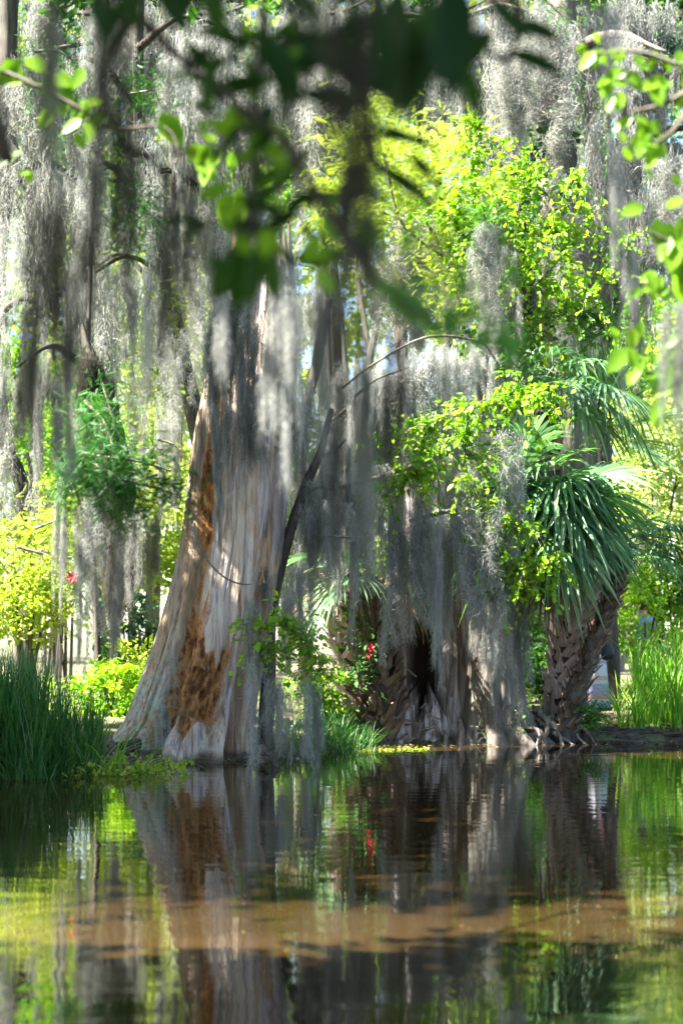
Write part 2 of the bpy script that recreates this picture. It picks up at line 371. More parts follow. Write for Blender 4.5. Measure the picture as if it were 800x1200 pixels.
for key, L, W, tails, per in (('s', .6, .34, 5, 260), ('m', 1.2, .34, 5, 520), ('l', 2.0, .36, 5, 820), ('x', 3.2, .40, 6, 1150)):
    BE[key] = [beard_mesh((s*7+len(key)+int(L*10), L, W, tails, per), M['moss']) for s in range(3)]
    BE[key+'p'] = [beard_mesh((s*7+5+int(L*10), L, W, tails, int(per*.6)), M['lit_moss']) for s in range(3)]
    BE[key+'d'] = [beard_mesh((s*7+3+int(L*10), L, W, tails, int(per*.8)), M['dark_moss']) for s in range(2)]
BL = dict(s=.6, m=1.2, l=2.0, x=3.2)
FAR = [beard(100+s, 1.0, .5, 5, 70, .016, .26, 3) for s in range(5)]
MID = [beard(200+s, 1.0, .4, 5, 150, .009, .18, 3) for s in range(5)]
nbe = 0
def moss(px, y0, y1, wpx, d, label, group, dark=False, rot=None):
    global nbe
    L = (y1-y0)/2000*d; W = wpx/2000*d; k = 's' if L < .85 else 'm' if L < 1.6 else 'l' if L < 2.6 else 'x'
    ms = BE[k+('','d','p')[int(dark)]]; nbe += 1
    o = put('moss_beard', ms[nbe % len(ms)], None, tuple(P(px, y0, d)), label, 'spanish moss', group)
    sx = W/.36; o.scale = (sx, max(sx, .35)*.9, L/BL[k]); o.rotation_euler = (0, 0, rot if rot is not None else (0 if nbe % 2 else math.pi)+random.uniform(-.4, .4))
    return o
def moss_into(mb, src, pos, L, w):
    v, f, t = src[rng.integers(len(src))]; a = rng.random()*6.28; c, s = math.cos(a), math.sin(a)
    V = v.copy(); V[:, 0], V[:, 1] = (v[:, 0]*c-v[:, 1]*s)*w, (v[:, 0]*s+v[:, 1]*c)*w; V[:, 2] *= L
    mb.add(V+pos, f, np.clip(t+.3*(rng.random()-.5), 0, 1))

# ------------------------------------------------------------------ trunks
def rtrunk(mb, zs, cx, cy, rad, nth, mult, tint=.5, depth=1.0):
    th = np.arange(nth)*2*np.pi/nth; TH, Z = np.meshgrid(th, zs)
    m = mult(TH, Z); r = np.asarray(rad)[:, None]*m
    V = np.stack([np.asarray(cx)[:, None]+r*np.cos(TH), np.asarray(cy)[:, None]+r*np.sin(TH)*depth, Z], -1)
    nz = len(zs); i = np.arange(nz-1)[:, None]*nth; j = np.arange(nth)[None]; j2 = (j+1) % nth
    mb.add(V, np.stack([i+j, i+j2, i+nth+j2, i+nth+j], -1).reshape(-1, 4), tint)
    return V, TH, Z

# 1. the great dead cypress
D0 = 20.4
pyk = np.array([930, 900, 880, 850, 800, 750, 700, 650, 600, 550, 500, 450, 400, 350, 300, 250, 215])
lk = np.array([84, 96, 110, 134, 154, 172, 187, 200, 208, 213, 219, 228, 241, 256, 264, 268, 272])
rk = np.array([318, 312, 308, 306, 309, 315, 321, 328, 333, 338, 343, 346, 347, 346, 343, 338, 334])
nz, nth = 430, 340
zs = np.linspace(-.35, CAMH+(748-235)/2000*D0, nz); pyz = 748-(zs-CAMH)*2000/D0
cxp = np.interp(-pyz, -pyk, (lk+rk)/2); hwp = np.interp(-pyz, -pyk, (rk-lk)/2)
cx = (cxp-400)/2000*D0; hw = hwp/2000*D0
base = np.array([cx[30], D0+.9, 0.])
def gmult(TH, Z):
    low = np.exp(-np.clip(Z, 0, 9)/1.3); d = np.degrees(TH)
    g = lambda c, w_: np.exp(-(((d-c+180) % 360-180)/w_)**2)
    vth = np.interp(Z, [0, 1.2, 2.3, 3.2, 4.6], [253, 250, 244, 232, 226])
    v1 = np.exp(-(((d-vth+180) % 360-180)/6)**2)
    m = 1-(.13*low+.10)*v1
    m -= (.42*low+.09)*g(318, 14)+.10*low*g(283, 7)+.05*low*g(222, 6)+.30*low*g(10, 30)+.3*low*g(90, 25)+.04*low*g(150, 20)
    m += .10*low*g(268, 12)+.16*low*g(298, 8)+.05*g(300, 14)*sm(1, 3, Z)+.10*low*g(236, 9)
    cav = np.exp(-(((d-vth+180) % 360-180)/13)**4)*sm(2.3, 2.9, Z)*(1-sm(4.2, 4.7, Z)); m -= .20*cav
    knot = np.exp(-(((d-271)/5)**2))*np.exp(-((Z-4.75)/.07)**2); m -= .22*knot
    # wide folds, cracks that follow the grain, crumbling rot at the foot
    tw = TH+.10*Z*.3
    cxn, syn = np.cos(tw), np.sin(tw)
    m += .060*fbm(cxn*3, syn*3, Z*.35, 3)+.028*np.round(2.2*fbm(cxn*5+3, syn*5, Z*.55, 3))/2.2
    n1 = fbm(cxn*9, syn*9, Z*.45, 4); m += .034*n1
    n2 = vnoise(cxn*26, syn*26, Z*.8+.3*n1); m -= .045*sm(.25, .8, n2)
    n3 = vnoise(cxn*55+9, syn*55, Z*1.3); m -= .012*sm(.2, .8, n3)
    rz = np.exp(-(((d-271)/19)**4))*sm(.32, .50, Z+.10*vnoise(d/5., 0, 3))*(1-sm(1.15, 1.65, Z+.5*vnoise(d/6., Z, 0)))
    bl = np.round(1.8*vnoise(cxn*15, syn*15, Z*5+d/30))/1.8+.7*vnoise(cxn*30, syn*30, Z*10)+.4*vnoise(cxn*70, syn*70, Z*18)
    m += rz*(-.08+.095*bl)
    gmult.rot = np.clip(rz*1.2+.8*cav+.35*v1*sm(.3, .8, Z)*(1-sm(2.2, 3, Z))+.5*g(262, 6)*sm(1.3, 1.8, Z+.3*vnoise(d/3, Z, 1))*(1-sm(1.9, 2.4, Z))+.35*sm(.25, .6, vnoise(cxn*14, syn*14, Z*1.1))*sm(.3,.9,Z)*(1-sm(2, 4, Z)), 0, 1)
    gmult.tan = np.clip(1-sm(246, 258, d)+.25*vnoise(cxn*6, syn*6, Z*.5)+sm(300, 320, d)*.6, 0, 1)
    gmult.lich = np.clip((1-sm(238, 262, d))*(1-sm(.9, 1.5, Z))+.9*sm(3.2, 4.2, Z)*sm(.0, .4, vnoise(cxn*3, syn*3, Z*.6))+.6*g(257, 8)*(1-sm(.5, .8, Z)), 0, 1)
    gmult.wet = (1-sm(.03, .16, Z+.05*vnoise(d/4, 0, 5)))*.85
    return m
mb = MB()
V, TH, Z = rtrunk(mb, zs, cx, np.full(nz, D0+.9), hw, nth, gmult, depth=.85)
# ragged broken top
V[:, :, 2] -= (sm(4.9, 6.6, Z)*(.35+.5*vnoise(np.cos(TH)*4, np.sin(TH)*4, 0))*.9)
mb.v[0] = V.reshape(-1, 3)
big = thing('dead_cypress', 'huge pale dead cypress trunk with orange rot at its foot, rising from the water', 'tree', base)
build(mb, 'trunk', M['trunk'], big, smooth=True, attrs=dict(rot=gmult.rot.ravel(), tan=gmult.tan.ravel(), lichen=gmult.lich.ravel(), wet=gmult.wet.ravel()))
mb = MB()
for a, b_, r0 in (((160,872),(116,886),.06), ((306,880),(330,896),.05), ((160,876),(134,897),.05)):
    mb = MB(); tube(mb, [P(*a, 20.4)+[0,.2,0], P((a[0]+b_[0])/2, (a[1]+b_[1])/2-3, 20.1), P(*b_, 19.9)-[0,0,.15]], r0, r0*.5, 16, 10, .6); build(mb, 'root', M['dbark'], big, smooth=True)
# ragged rot fibres (torn splinters) on the right shoulder and bark slab
mb = MB()
for k in range(22):
    p = P(310+rng.normal()*7, 662+rng.normal()*16, 19.75+.1*rng.random()); tube(mb, [p, p+[rng.normal()*.02, -.03, .10+.12*rng.random()]], .006, .002, 3, 4)
build(mb, 'splinters', plain('raw_orange_splinter', (.50,.27,.12), .8), big, kind='stuff')
# mossy ridge that hangs on the upper trunk
mb = MB()
for k in range(34):
    px = 250+95*rng.random(); py = 375+110*rng.random()
    moss_into(mb, MID, P(px, py, 19.75+(.25 if px < 262 or px > 335 else 0)), .5+.9*rng.random(), .35)
for k in range(16):
    py = 470+160*k/16; moss_into(mb, MID, P(252+3*rng.normal()+.03*(py-470), py, 19.72), .35, .16)
for k in range(26):
    t = k/25; moss_into(mb, MID, P(246+28*t+20*t*t, 330+60*(1-t)**2-30*t, 19.9), .6+.7*rng.random(), .45)
build(mb, 'moss', M['moss'], big, kind='stuff')
# hanging rope-like vine across the trunk
mb = MB(); tube(mb, [P(222,610,19.6), P(240,652,19.4), P(262,676,19.35), P(285,685,19.4), P(306,682,19.6)], .012, .009, 26, 6, .5)
vn = thing('liana', 'thin grey vine looped across the pale face of the dead trunk', 'vine', P(222,610,19.6))
build(mb, 'stem', M['bark'], vn, smooth=True)

# 2. hollow stump right of centre
D1 = 24.9
pyk = np.array([890, 873, 850, 820, 780, 740, 700, 640, 590, 555]); lk = np.array([408, 418, 430, 440, 446, 450, 452, 455, 460, 468]); rk = np.array([572, 564, 556, 550, 549, 549, 547, 545, 535, 525])
nz, nth = 200, 240
zs = np.linspace(-.3, CAMH+(748-560)/2000*D1, nz); pyz = 748-(zs-CAMH)*2000/D1
cx = (np.interp(-pyz, -pyk, (lk+rk)/2)-400)/2000*D1; hw = np.interp(-pyz, -pyk, (rk-lk)/2)/2000*D1
def hmult(TH, Z):
    low = np.exp(-np.clip(Z, 0, 9)/.7); d = np.degrees(TH); g = lambda c, w_: np.exp(-(((d-c+180) % 360-180)/w_)**2)
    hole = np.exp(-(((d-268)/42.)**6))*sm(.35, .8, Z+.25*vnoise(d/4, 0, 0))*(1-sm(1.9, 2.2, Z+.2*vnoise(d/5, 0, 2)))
    fl = np.abs(np.sin(TH*5.5+.6*np.sin(Z*1.3)))
    m = 1+(.22*low+.04)*(fl-.5)+.06*fbm(np.cos(TH)*5, np.sin(TH)*5, Z*.6, 4)-.05*sm(.2, .7, vnoise(np.cos(TH)*24, np.sin(TH)*24, Z*.9))
    m += .035*vnoise(np.cos(TH)*40, np.sin(TH)*40, Z*1.5)
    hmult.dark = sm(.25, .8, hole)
    return m*(1-.80*hole)-.10*g(313, 5)
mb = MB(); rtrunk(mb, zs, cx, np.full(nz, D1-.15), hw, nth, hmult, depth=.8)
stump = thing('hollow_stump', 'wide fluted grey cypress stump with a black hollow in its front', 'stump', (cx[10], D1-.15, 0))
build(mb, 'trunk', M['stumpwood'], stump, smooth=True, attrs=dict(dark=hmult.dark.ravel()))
for px, py, l, r0 in ((538,872,.45,.07), (446,870,.4,.05), (425,872,.4,.06), (520,873,.3,.05), (555,872,.4,.05)):
    mb = MB(); p = P(px, py, 24.0); p[2] = -.1; tube(mb, [p, p+[.03,.03,l*.6], p+[.01,.1,l]], r0, r0*.35, 10, 8, .3)
    build(mb, 'root', M['root'], stump, smooth=True)
for k in range(9):
    mb = MB(); p = P(450+70*rng.random(), 790+75*rng.random(), 23.95); q = p+[rng.normal()*.35, -.25*rng.random(), rng.normal()*.1]
    tube(mb, [p, q], .016, .006, 5, 5, .3); build(mb, 'splinter', M['root'], stump)

# 3. mossy standing cypress beside it, with limbs that carry the centre curtain of moss
D2 = 24.3
pyk = np.array([890, 872, 850, 820, 780, 740, 700, 640, 560, 480, 400, 330, 270]); lk = np.array([530, 537, 545, 550, 552, 552, 553, 556, 560, 562, 562, 563, 566]); rk = np.array([650, 640, 622, 615, 611, 610, 609, 606, 604, 600, 596, 592, 588])
nz, nth = 260, 160
zs = np.linspace(-.3, CAMH+(748-272)/2000*D2, nz); pyz = 748-(zs-CAMH)*2000/D2
cx = (np.interp(-pyz, -pyk, (lk+rk)/2)-400)/2000*D2; hw = np.interp(-pyz, -pyk, (rk-lk)/2)/2000*D2
def smult(TH, Z):
    low = np.exp(-np.clip(Z, 0, 9)/.8); fl = np.abs(np.sin(TH*4.5+.8*np.sin(Z*.9)))
    return 1+(.40*low+.10)*(fl-.5)+.10*fbm(np.cos(TH)*4, np.sin(TH)*4, Z*.7, 4)-.06*sm(.2, .7, vnoise(np.cos(TH)*16, np.sin(TH)*16, Z*.9))
mb = MB(); rtrunk(mb, zs, cx, np.full(nz, D2+.1), hw, nth, smult, depth=.85)
moc = thing('moss_draped_cypress', 'upright grey cypress with buttressed foot, wrapped in moss, right of the hollow stump', 'tree', (cx[10], D2+.5, 0))
build(mb, 'trunk', M['bark'], moc, smooth=True)
LIMBS = [([(585,470,24.6), (540,430,23.6), (480,440,22.8), (420,470,22.4), (380,500,22.2)], .06),
         ([(585,560,24.6), (545,530,23.4), (500,540,22.6), (440,560,22.2), (385,575,22.0)], .05),
         ([(580,600,24.4), (560,590,23.0), (520,600,22.4), (480,610,22.2)], .04),
         ([(585,420,24.6), (560,400,23.4), (500,395,22.6), (440,425,22.4), (400,455,22.4)], .014),
         ([(590,500,24.4), (600,470,23.4), (575,470,22.8)], .08), ([(600,700,24.0), (590,688,23.4), (560,690,23.2)], .05)]
for pts, r0 in LIMBS:
    mb = MB(); tube(mb, [P(*p) for p in pts], r0, .02, 30, 7, .35); build(mb, 'limb', M['bark'], moc, smooth=True)
mb = MB()
for k in range(105):
    py = 275+470*rng.random()**.9; px = 578+rng.normal()*14; moss_into(mb, MID, P(px, py, 23.75+.1*rng.random()), .4+.7*rng.random(), .35)
for pts, r0 in LIMBS[:4]:
    C = spline([P(*p) for p in pts], 30)
    for q in C:
        for _ in range(1): moss_into(mb, MID, q+rng.normal(size=3)*.09-[0,0,.15*rng.random()], .5+1.4*rng.random()**1.5, .25+.4*rng.random())
build(mb, 'moss', M['lit_moss'], moc, kind='stuff')
mb = MB(); clumps(mb, FE, P(575,262,24), (.25,.25,.15), 14, 14, .16, .22)
build(mb, 'crown', M['mid'], moc)

mb = MB()
for k in range(90):
    t_ = rng.random(); moss_into(mb, MID, P(100+38*t_**.6+rng.normal()*7, 400+250*t_, 22.6+.3*rng.random()), .5+.9*rng.random(), .5)
C = [P(96,380,23), P(108,430,22.8), P(128,490,22.7), P(140,560,22.6), P(140,640,22.8)]; col = MB(); tube(col, C, .16, .22, 30, 10, .5, radii=[.02,.10,.16,.2,.2])
snag = thing('mossy_snag', 'drooping dark limb wrapped in moss and green needles, left of the dead cypress', 'snag', C[0])
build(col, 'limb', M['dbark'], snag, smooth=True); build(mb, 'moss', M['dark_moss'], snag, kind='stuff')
# 4. palms
def boot_mesh(m, name='boot'):
    mb = MB(); v = []; 
    for y, w_, t, o in ((0,.13,.03,.0), (.12,.10,.035,.05), (.24,.055,.03,.10), (.33,.03,.018,.15)):
        v += [(-w_,-o-.0,y), (-w_*.4,-o-t,y), (w_*.4,-o-t,y), (w_,-o,y), (0,-o+t*.4,y)]
    f = []
    for s in range(3):
        b = s*5
        for k in range(5): f.append((b+k, b+(k+1) % 5, b+5+(k+1) % 5, b+5+k))
    mb.add(v, f); mb.f3.append(np.array([(15,16,17), (15,17,18), (15,18,19)])); mb.t3.append(np.full(3, .5))
    return mb.mesh(name, m)
BOOT = boot_mesh(M['boot']); PBOOT = boot_mesh(M['pboot']); DBOOT = boot_mesh(M['dboot'])
def boots(parent, C, radii, n, me, scale=1.0, turns=.382, face=None, wild=.35):
    t = np.linspace(0.02, .98, n); idx = t*(len(C)-1)
    for k in range(n):
        i = int(idx[k]); c = C[i]+(C[min(i+1, len(C)-1)]-C[i])*(idx[k]-i); r = np.interp(t[k], np.linspace(0, 1, len(radii)), radii)
        ax = Vector(C[min(i+2, len(C)-1)]-C[max(i-2, 0)]).normalized(); a = k*turns*2*math.pi
        if face is not None: a = -math.pi/2+(((k*turns) % 1)-.5)*face
        out = Vector((math.cos(a), math.sin(a), 0)); out = (out-ax*out.dot(ax)).normalized()
        q = Matrix((ax.cross(out)*-1, -out, ax)).transposed().to_4x4()
        o = put('boot', me, parent); s = scale*random.uniform(.8, 1.25)
        o.matrix_basis = Matrix.Translation(Vector(c)-Vector(parent.location)+out*r*.88) @ q @ Matrix.Rotation(random.uniform(-wild, wild), 4, 'Y') @ Matrix.Rotation(random.uniform(-.1, .45), 4, 'X') @ Matrix.Diagonal((s, s, s*random.uniform(.8, 1.3), 1))
def frond(parent, base, direc, plen, flen, m, droop=.5, nseg=25, spread=125, sag=.25, side=0., tint=None, roll=0.):
    base = np.asarray(base, float); d = np.array(direc, float); d /= np.linalg.norm(d)
    ps = np.linspace(0, 1, 8)[:, None]; C = base+d*ps*plen+np.array([0, 0, -1])*sag*plen*ps**2
    t = C[-1]-C[-2]; t /= np.linalg.norm(t); hub = C[-1]
    x = np.cross(t, [0, 0, 1]); x /= np.linalg.norm(x)+1e-9; n = np.cross(x, t)
    if roll: x, n = x*math.cos(roll)+n*math.sin(roll), n*math.cos(roll)-x*math.sin(roll)
    mb = MB(); S = 7; q = np.linspace(0, 1, S); V = []; F = []; T = []
    for k in range(nseg):
        u = (k+.5)/nseg*2-1; a = R(spread)*u
        dr = t*math.cos(a)+x*math.sin(a); dr = dr+n*(.28*abs(u)); dr /= np.linalg.norm(dr)
        L = flen*(1-.25*u*u)*(.85+.3*rng.random()); o = hub+t*(flen*.12*(1-abs(u)))
        dl = droop*(.6+.8*rng.random())
        c = o+dr*(L*q)[:, None]*(1-.18*dl*q[:, None]**2)+np.array([0, 0, -1])*(L*dl*q**2.4)[:, None]
        wp = np.cross(dr, n); wp /= np.linalg.norm(wp); gap = R(spread)*2/nseg
        wd = np.minimum(q*L*gap*.5, L*.42*gap*.5)*np.clip((1-q)/.55, 0, 1)**.8+.001
        ft = rng.random()**1.3
        A = np.stack([c-wp*wd[:, None]+n*(wd*.55)[:, None], c-n*(wd*.2)[:, None], c+wp*wd[:, None]+n*(wd*.55)[:, None]], 1)
        b = len(V)*S*3
        for s in range(S-1):
            for e in (0, 1): F.append((b+s*3+e, b+s*3+e+1, b+s*3+4+e, b+s*3+3+e)); T.append(ft if tint is None else tint)
        V.append(A.reshape(-1, 3))
    mb.add(np.concatenate(V), F, T); fo = build(mb, 'frond', m, parent, smooth=False)
    mb = MB(); tube(mb, C, .018, .010, 8, 5, .05, .5); pe = put('petiole', mb.mesh('petiole', m, tuple(parent.location)), fo)
    return fo
# right hand palm with booted trunk
t1 = thing('sabal_palm', 'fan palm with pinkish lattice of boots on its leaning trunk, big green crown', 'palm', P(660,850,25.2)*[1,1,0]+[0,0,GZ(3.3,25.2)])
C = [P(648,862,24.9), P(655,800,24.8), P(667,740,24.7), P(676,700,24.6), P(660,640,24.3), P(642,590,24.0)]
mb = MB(); CC = tube(mb, C, .26, .2, 60, 18, .12, radii=[.16,.17,.19,.19,.16,.14]); build(mb, 'trunk', M['dbark'], t1, smooth=True)
boots(t1, CC, [.16,.17,.19,.19,.15,.13], 130, PBOOT, .75, face=4.2)
hub = P(638,585,23.8)
FR = [  # direction in px on the picture, depth lean, lengths
 (-90,60,-.6,.7,1.0), (-70,20,-.8,.8,1.0), (-40,80,-1.0,.6,1.1), (0,60,-1.2,.5,1.1), (40,70,-1.0,.7,1.1), (80,50,-.6,.8,1.1), (90,10,-.3,.8,1.0),
 (-60,-30,-.7,.8,.9), (10,-20,-1.2,.6,1.0), (50,-20,-.6,.8,1.0), (-20,-50,-.3,.8,.9), (-60,110,-.5,.5,1.0), (20,120,-.7,.5,1.1), (0,10,-1.4,.4,1.2), (-95,90,-.2,.6,1.0), (30,30,-1.3,.6,1.0), (100,60,.3,.7,1.0)]
for dx, dy, dep, pl, fl in FR:
    frond(t1, hub+rng.normal(size=3)*.08, (dx/80, dep*.8, -dy/80*.8+.35), pl*(1.0 if dx < 70 else .75), fl*.95, M['palm'], .22+.25*rng.random(), sag=.3, roll=rng.normal()*.5)
for k in range(9):
    a = rng.random()*3.8-.3; frond(t1, hub+rng.normal(size=3)*.1, (math.cos(a)*1.1, -.4-.6*rng.random(), math.sin(a)*.8+.3), .4+.4*rng.random(), .8+.3*rng.random(), M['palm'], .35+.3*rng.random(), sag=.3, roll=rng.normal()*.7)
for dx, dy, dep in ((-50,140,-.4), (20,160,-.6), (-10,150,-.8), (-80,130,-.1), (40,140,-.7)):
    frond(t1, hub-[0,0,.15], (dx/110, dep*.6, -dy/100), .55, .9, M['straw'], .25, 22, 80)
# young palm crown above and behind
t2 = thing('tall_palm', 'fan palm with drooping crown above and behind the big palm', 'palm', P(640,850,26.5)*[1,1,0]+[0,0,GZ(3.2,26.5)])
C = [P(650,858,26.6), P(655,740,26.8), P(650,600,26.8), P(640,470,26.8), P(640,445,26.8)]
mb = MB(); CC = tube(mb, C, .2, .15, 60, 12, .15); build(mb, 'trunk', M['dbark'], t2, smooth=True); boots(t2, CC[30:], [.17,.15], 30, BOOT, .8, face=4.2)
for dx, dy, dep, pl, fl in ((-60,-20,-.8,.6,.9), (-30,30,-1,.5,.9), (20,20,-1,.6,1.0), (60,20,-.6,.9,1.1), (75,50,-.4,.8,1.1), (40,-20,-.3,.6,.9), (-70,30,-.3,.6,.9), (0,-40,-.5,.5,.8), (50,70,-.7,.6,1.0)):
    frond(t2, P(640,448,26.6), (dx/80, dep*.7, -dy/80*.7+.35), pl, fl, M['palm'], .6, sag=.3)
# upright young palm far right
t3 = thing('young_palm', 'young palm with stiff upright fans in front of the pale foliage at right', 'palm', P(715,850,29)*[1,1,0]+[0,0,GZ(4.6,29)])
C = [P(718,852,29), P(712,650,29.3), P(706,500,29.4)]
mb = MB(); CC = tube(mb, C, .16, .11, 40, 12, .15); build(mb, 'trunk', M['dbark'], t3, smooth=True)
for dx, dy, dep in ((-15,-60,-.1), (15,-70,-.2), (40,-40,-.2), (-35,-40,-.2), (0,-50,-.6), (50,-10,-.4), (-50,-10,-.5), (30,20,-.6)):
    frond(t3, P(706,502,29.2), (dx/60, dep, -dy/60), .5, 1.2, M['palm'], .10, 26, 60, .05)
# lower right palm heads
t4 = thing('leaning_palm', 'palm with dark rugged trunk leaning right across the booted palm', 'palm', P(648,852,24.7)*[1,1,0]+[0,0,GZ(3.1,24.7)])
C = [P(660,866,24.3), P(676,810,24.3), P(694,760,24.3), P(711,715,24.3), P(726,675,24.4), P(730,640,24.5)]
mb = MB(); CC = tube(mb, C, .2, .12, 60, 16, .35, radii=[.15,.14,.12,.10,.08,.06], fr=16); build(mb, 'trunk', M['dbark'], t4, smooth=True); boots(t4, CC, [.16,.15,.12,.10,.08,.06], 130, DBOOT, .42, face=4.4)
for dx, dy, dep, pl, fl in ((45,30,-.7,.5,.8), (80,10,-.3,.7,.85), (-20,30,-.9,.4,.7), (20,-10,-.5,.5,.7), (80,-30,.2,.8,.8)):
    frond(t4, P(722,640,24.9), (dx/80, dep*.7, -dy/80*.8+.3), pl, fl, M['palm'], .45, 30, sag=.2)
for dx, dy, dep in ((70,10,-.2), (90,-10,-.1), (60,-25,.1), (80,35,.0), (40,40,-.1)):
    frond(t4, P(740,628,25.1), (dx/70, dep*.6, -dy/80*.6+.15), .7, .8, M['straw'] if dy > 0 else M['palm'], .3, 20, 80)
# palms at the left foot of the stump: crossed boots
t5 = thing('boot_covered_palm', 'palm trunk bristling with brown crossed boots at the left of the hollow', 'palm', P(450,870,24)*[1,1,0])
C = [P(446,880,24.1), P(444,830,24.05), P(440,780,24.0), P(436,730,24.0), P(430,690,24.1)]
mb = MB(); rr = [.20,.23,.26,.26,.22]; CC = tube(mb, C, .24, .2, 40, 14, .25, radii=rr); build(mb, 'trunk', M['dbark'], t5, smooth=True)
boots(t5, CC, rr, 130, DBOOT, .85, face=5.0, wild=.8)
for dx, dy, dep, mm in ((60,110,-.4,'straw'), (30,130,-.5,'straw'), (90,100,-.3,'straw'), (110,90,-.2,'palm'), (80,130,-.3,'straw'), (10,120,-.4,'straw'), (60,90,-.6,'palm'), (-40,20,-.5,'palm'), (-50,-30,-.3,'palm'), (-20,-70,-.2,'palm'), (20,-60,-.3,'palm')):
    frond(t5, P(470 if dx > 0 else 425, 670 if dx > 0 else 660, 23.9), (dx/100, dep*.6, -dy/100), .35, .45 if dx > 0 else 1.0, M[mm], .3, 16, 60)
t6 = thing('pale_palm_trunk', 'slender pale trunk with pinkish boots just left of the brown boots', 'palm', P(402,870,24.2)*[1,1,0])
C = [P(418,878,24.4), P(408,800,24.4), P(402,740,24.4), P(402,690,24.4)]
mb = MB(); CC = tube(mb, C, .15, .12, 40, 12, .2); build(mb, 'trunk', M['root'], t6, smooth=True); boots(t6, CC, [.16,.13], 55, PBOOT, .9, face=4.5)
for dx, dy, dep in ((0,-60,-.2), (-50,10,-.4), (10,-20,-.6)):
    frond(t6, P(402,684,24.3), (dx/60, dep, -dy/60), .3, .8, M['palm'] if dy < 0 else M['straw'], .4, 22, 90)

# pale roots and cypress knees by the palm
for a, b_, r0 in (((615,835,24.6),(690,872,24.2),.06), ((620,845,24.5),(680,876,24.0),.05), ((640,850,24.5),(700,874,24.2),.05), ((625,830,24.6),(660,870,24.0),.06), ((610,842,24.4),(640,874,24.0),.06), ((650,845,24.6),(620,872,24.0),.05), ((630,840,24.6),(675,868,24.3),.04), ((600,850,24.2),(628,876,23.9),.05)):
    mb = MB(); p, q = P(*a), P(*b_); q[2] = -.06; tube(mb, [p, p*.7+q*.3+rng.normal(size=3)*.05+[0,-.05,.06], p*.4+q*.6+rng.normal(size=3)*.06+[0,-.06,.04], q], r0*.8, r0*.35, 26, 8, .8, fr=22); build(mb, 'root', M['root'], moc, smooth=True)
for k, (px, h, l) in enumerate(((636,.5,'tallest thin cypress knee standing among the pale roots'), (628,.32,'short cypress knee left of the tallest one among the roots'), (645,.62,'grey knee leaning on the foot of the booted palm'))):
    mb = MB(); p = P(px, 858, 24.5); tube(mb, [p, p+[.02,.02,h*.6], p+[.04,0,h]], .055, .02, 10, 8, .35)
    build(mb, 'cypress_knee', M['root'], None, tuple(p), smooth=True, label=l, cat='root', group='cypress knees among the roots')
mb = MB()
for k in range(60):
    px = 690+120*rng.random(); x, y = (px-400)/2000*25, 24.3+.8*rng.random(); a = rng.normal()*.4
    p = np.array([x, y, GZ(x, y)+.02]); tube(mb, [p, p+[.25*math.cos(a)+.1, .25*math.sin(a), .04*rng.random()]], .02, .008, 5, 5, .3)
build(mb, 'driftwood_litter', M['dbark'], None, kind='stuff', label='dark sticks and roots littering the muddy shore at right')

# ------------------------------------------------------------------ generic trees
def tree(name, label, px, d, pts, r0, r1, m, crowns=(), mossn=0, mz=(0, 1), mw=.8, leaf='mid', limbs=(), group=None, mm='moss', leafsize=.16, tpl=QD, lmoss=(.8, 2.6), cat='tree', trn='trunk', flare=1.6):
    C0 = [P(*p) for p in pts]; b = C0[0].copy(); b[2] = GZ(b[0], b[1]); t = thing(name, label, cat, b, group)
    mb = MB(); k = 44; CC = tube(mb, C0, r0, r1, k, 18, .28, radii=[r0*flare*.65, r0*.7, r0*.66, (r0+r1)/3, r1*.66], fr=5); build(mb, trn, m, t, smooth=True)
    tips = [CC]
    for pl, lr in limbs:
        mb = MB(); LC = tube(mb, [P(*p) for p in pl], lr, lr*.25, 16, 7, .3); build(mb, 'limb', m, t, smooth=True); tips.append(LC)
    if crowns:
        mb = MB()
        for (cx_, cy_, cd, rx, ry, nc, per) in crowns:
            clumps(mb, tpl, P(cx_, cy_, cd), (rx/2000*cd, max(rx, ry)/2000*cd*.7, ry/2000*cd), nc, per, max(.25, min(rx, ry)/2000*cd*.30), leafsize)
        build(mb, 'crown', M[leaf], t)
    if mossn:
        mb = MB(); zl = CC[0][2]+(CC[-1][2]-CC[0][2])*np.array(mz)
        for q in range(mossn):
            if len(tips) > 1 and q % 5: L = tips[1+rng.integers(len(tips)-1)]; p = L[rng.integers(2, len(L))]
            else: i = rng.integers(k); p = CC[i] if zl[0] <= CC[i][2] <= zl[1] else CC[rng.integers(int(k*mz[0]), max(int(k*mz[1]), int(k*mz[0])+1))]
            p = p+np.array([rng.normal()*mw*.5, -r0*.9-rng.random()*.3, 0])
            p = p-[0,0,.25*rng.random()]; moss_into(mb, FAR if C0[0][1] > 26 else MID, p, lmoss[0]+(lmoss[1]-lmoss[0])*rng.random()**1.2, (.35+.6*rng.random()) if C0[0][1] > 26 else .4)
        build(mb, 'moss', M[mm], t, kind='stuff')
    return t
BG = 'cypresses standing behind the pond'
tree('cypress_tree', 'tall moss hung cypress, its big dark trunk at the top right of the view', 0, 0, [(668,850,31), (668,500,31), (664,300,31), (655,150,31), (662,-60,31)], .62, .34, M['bark'],
     mossn=49, mz=(.45, 1), mw=.9, limbs=[([(662,150,31), (600,120,29.5), (560,70,29)], .14), ([(662,60,31), (720,40,30), (780,60,29)], .12), ([(660,235,31), (700,215,30), (740,225,29.5)], .06), ([(655,40,31), (590,10,30), (540,20,29)], .14)],
     crowns=[(660,-90,31,150,70,26,60)], leaf='mid', group=BG, lmoss=(.6,2.0))
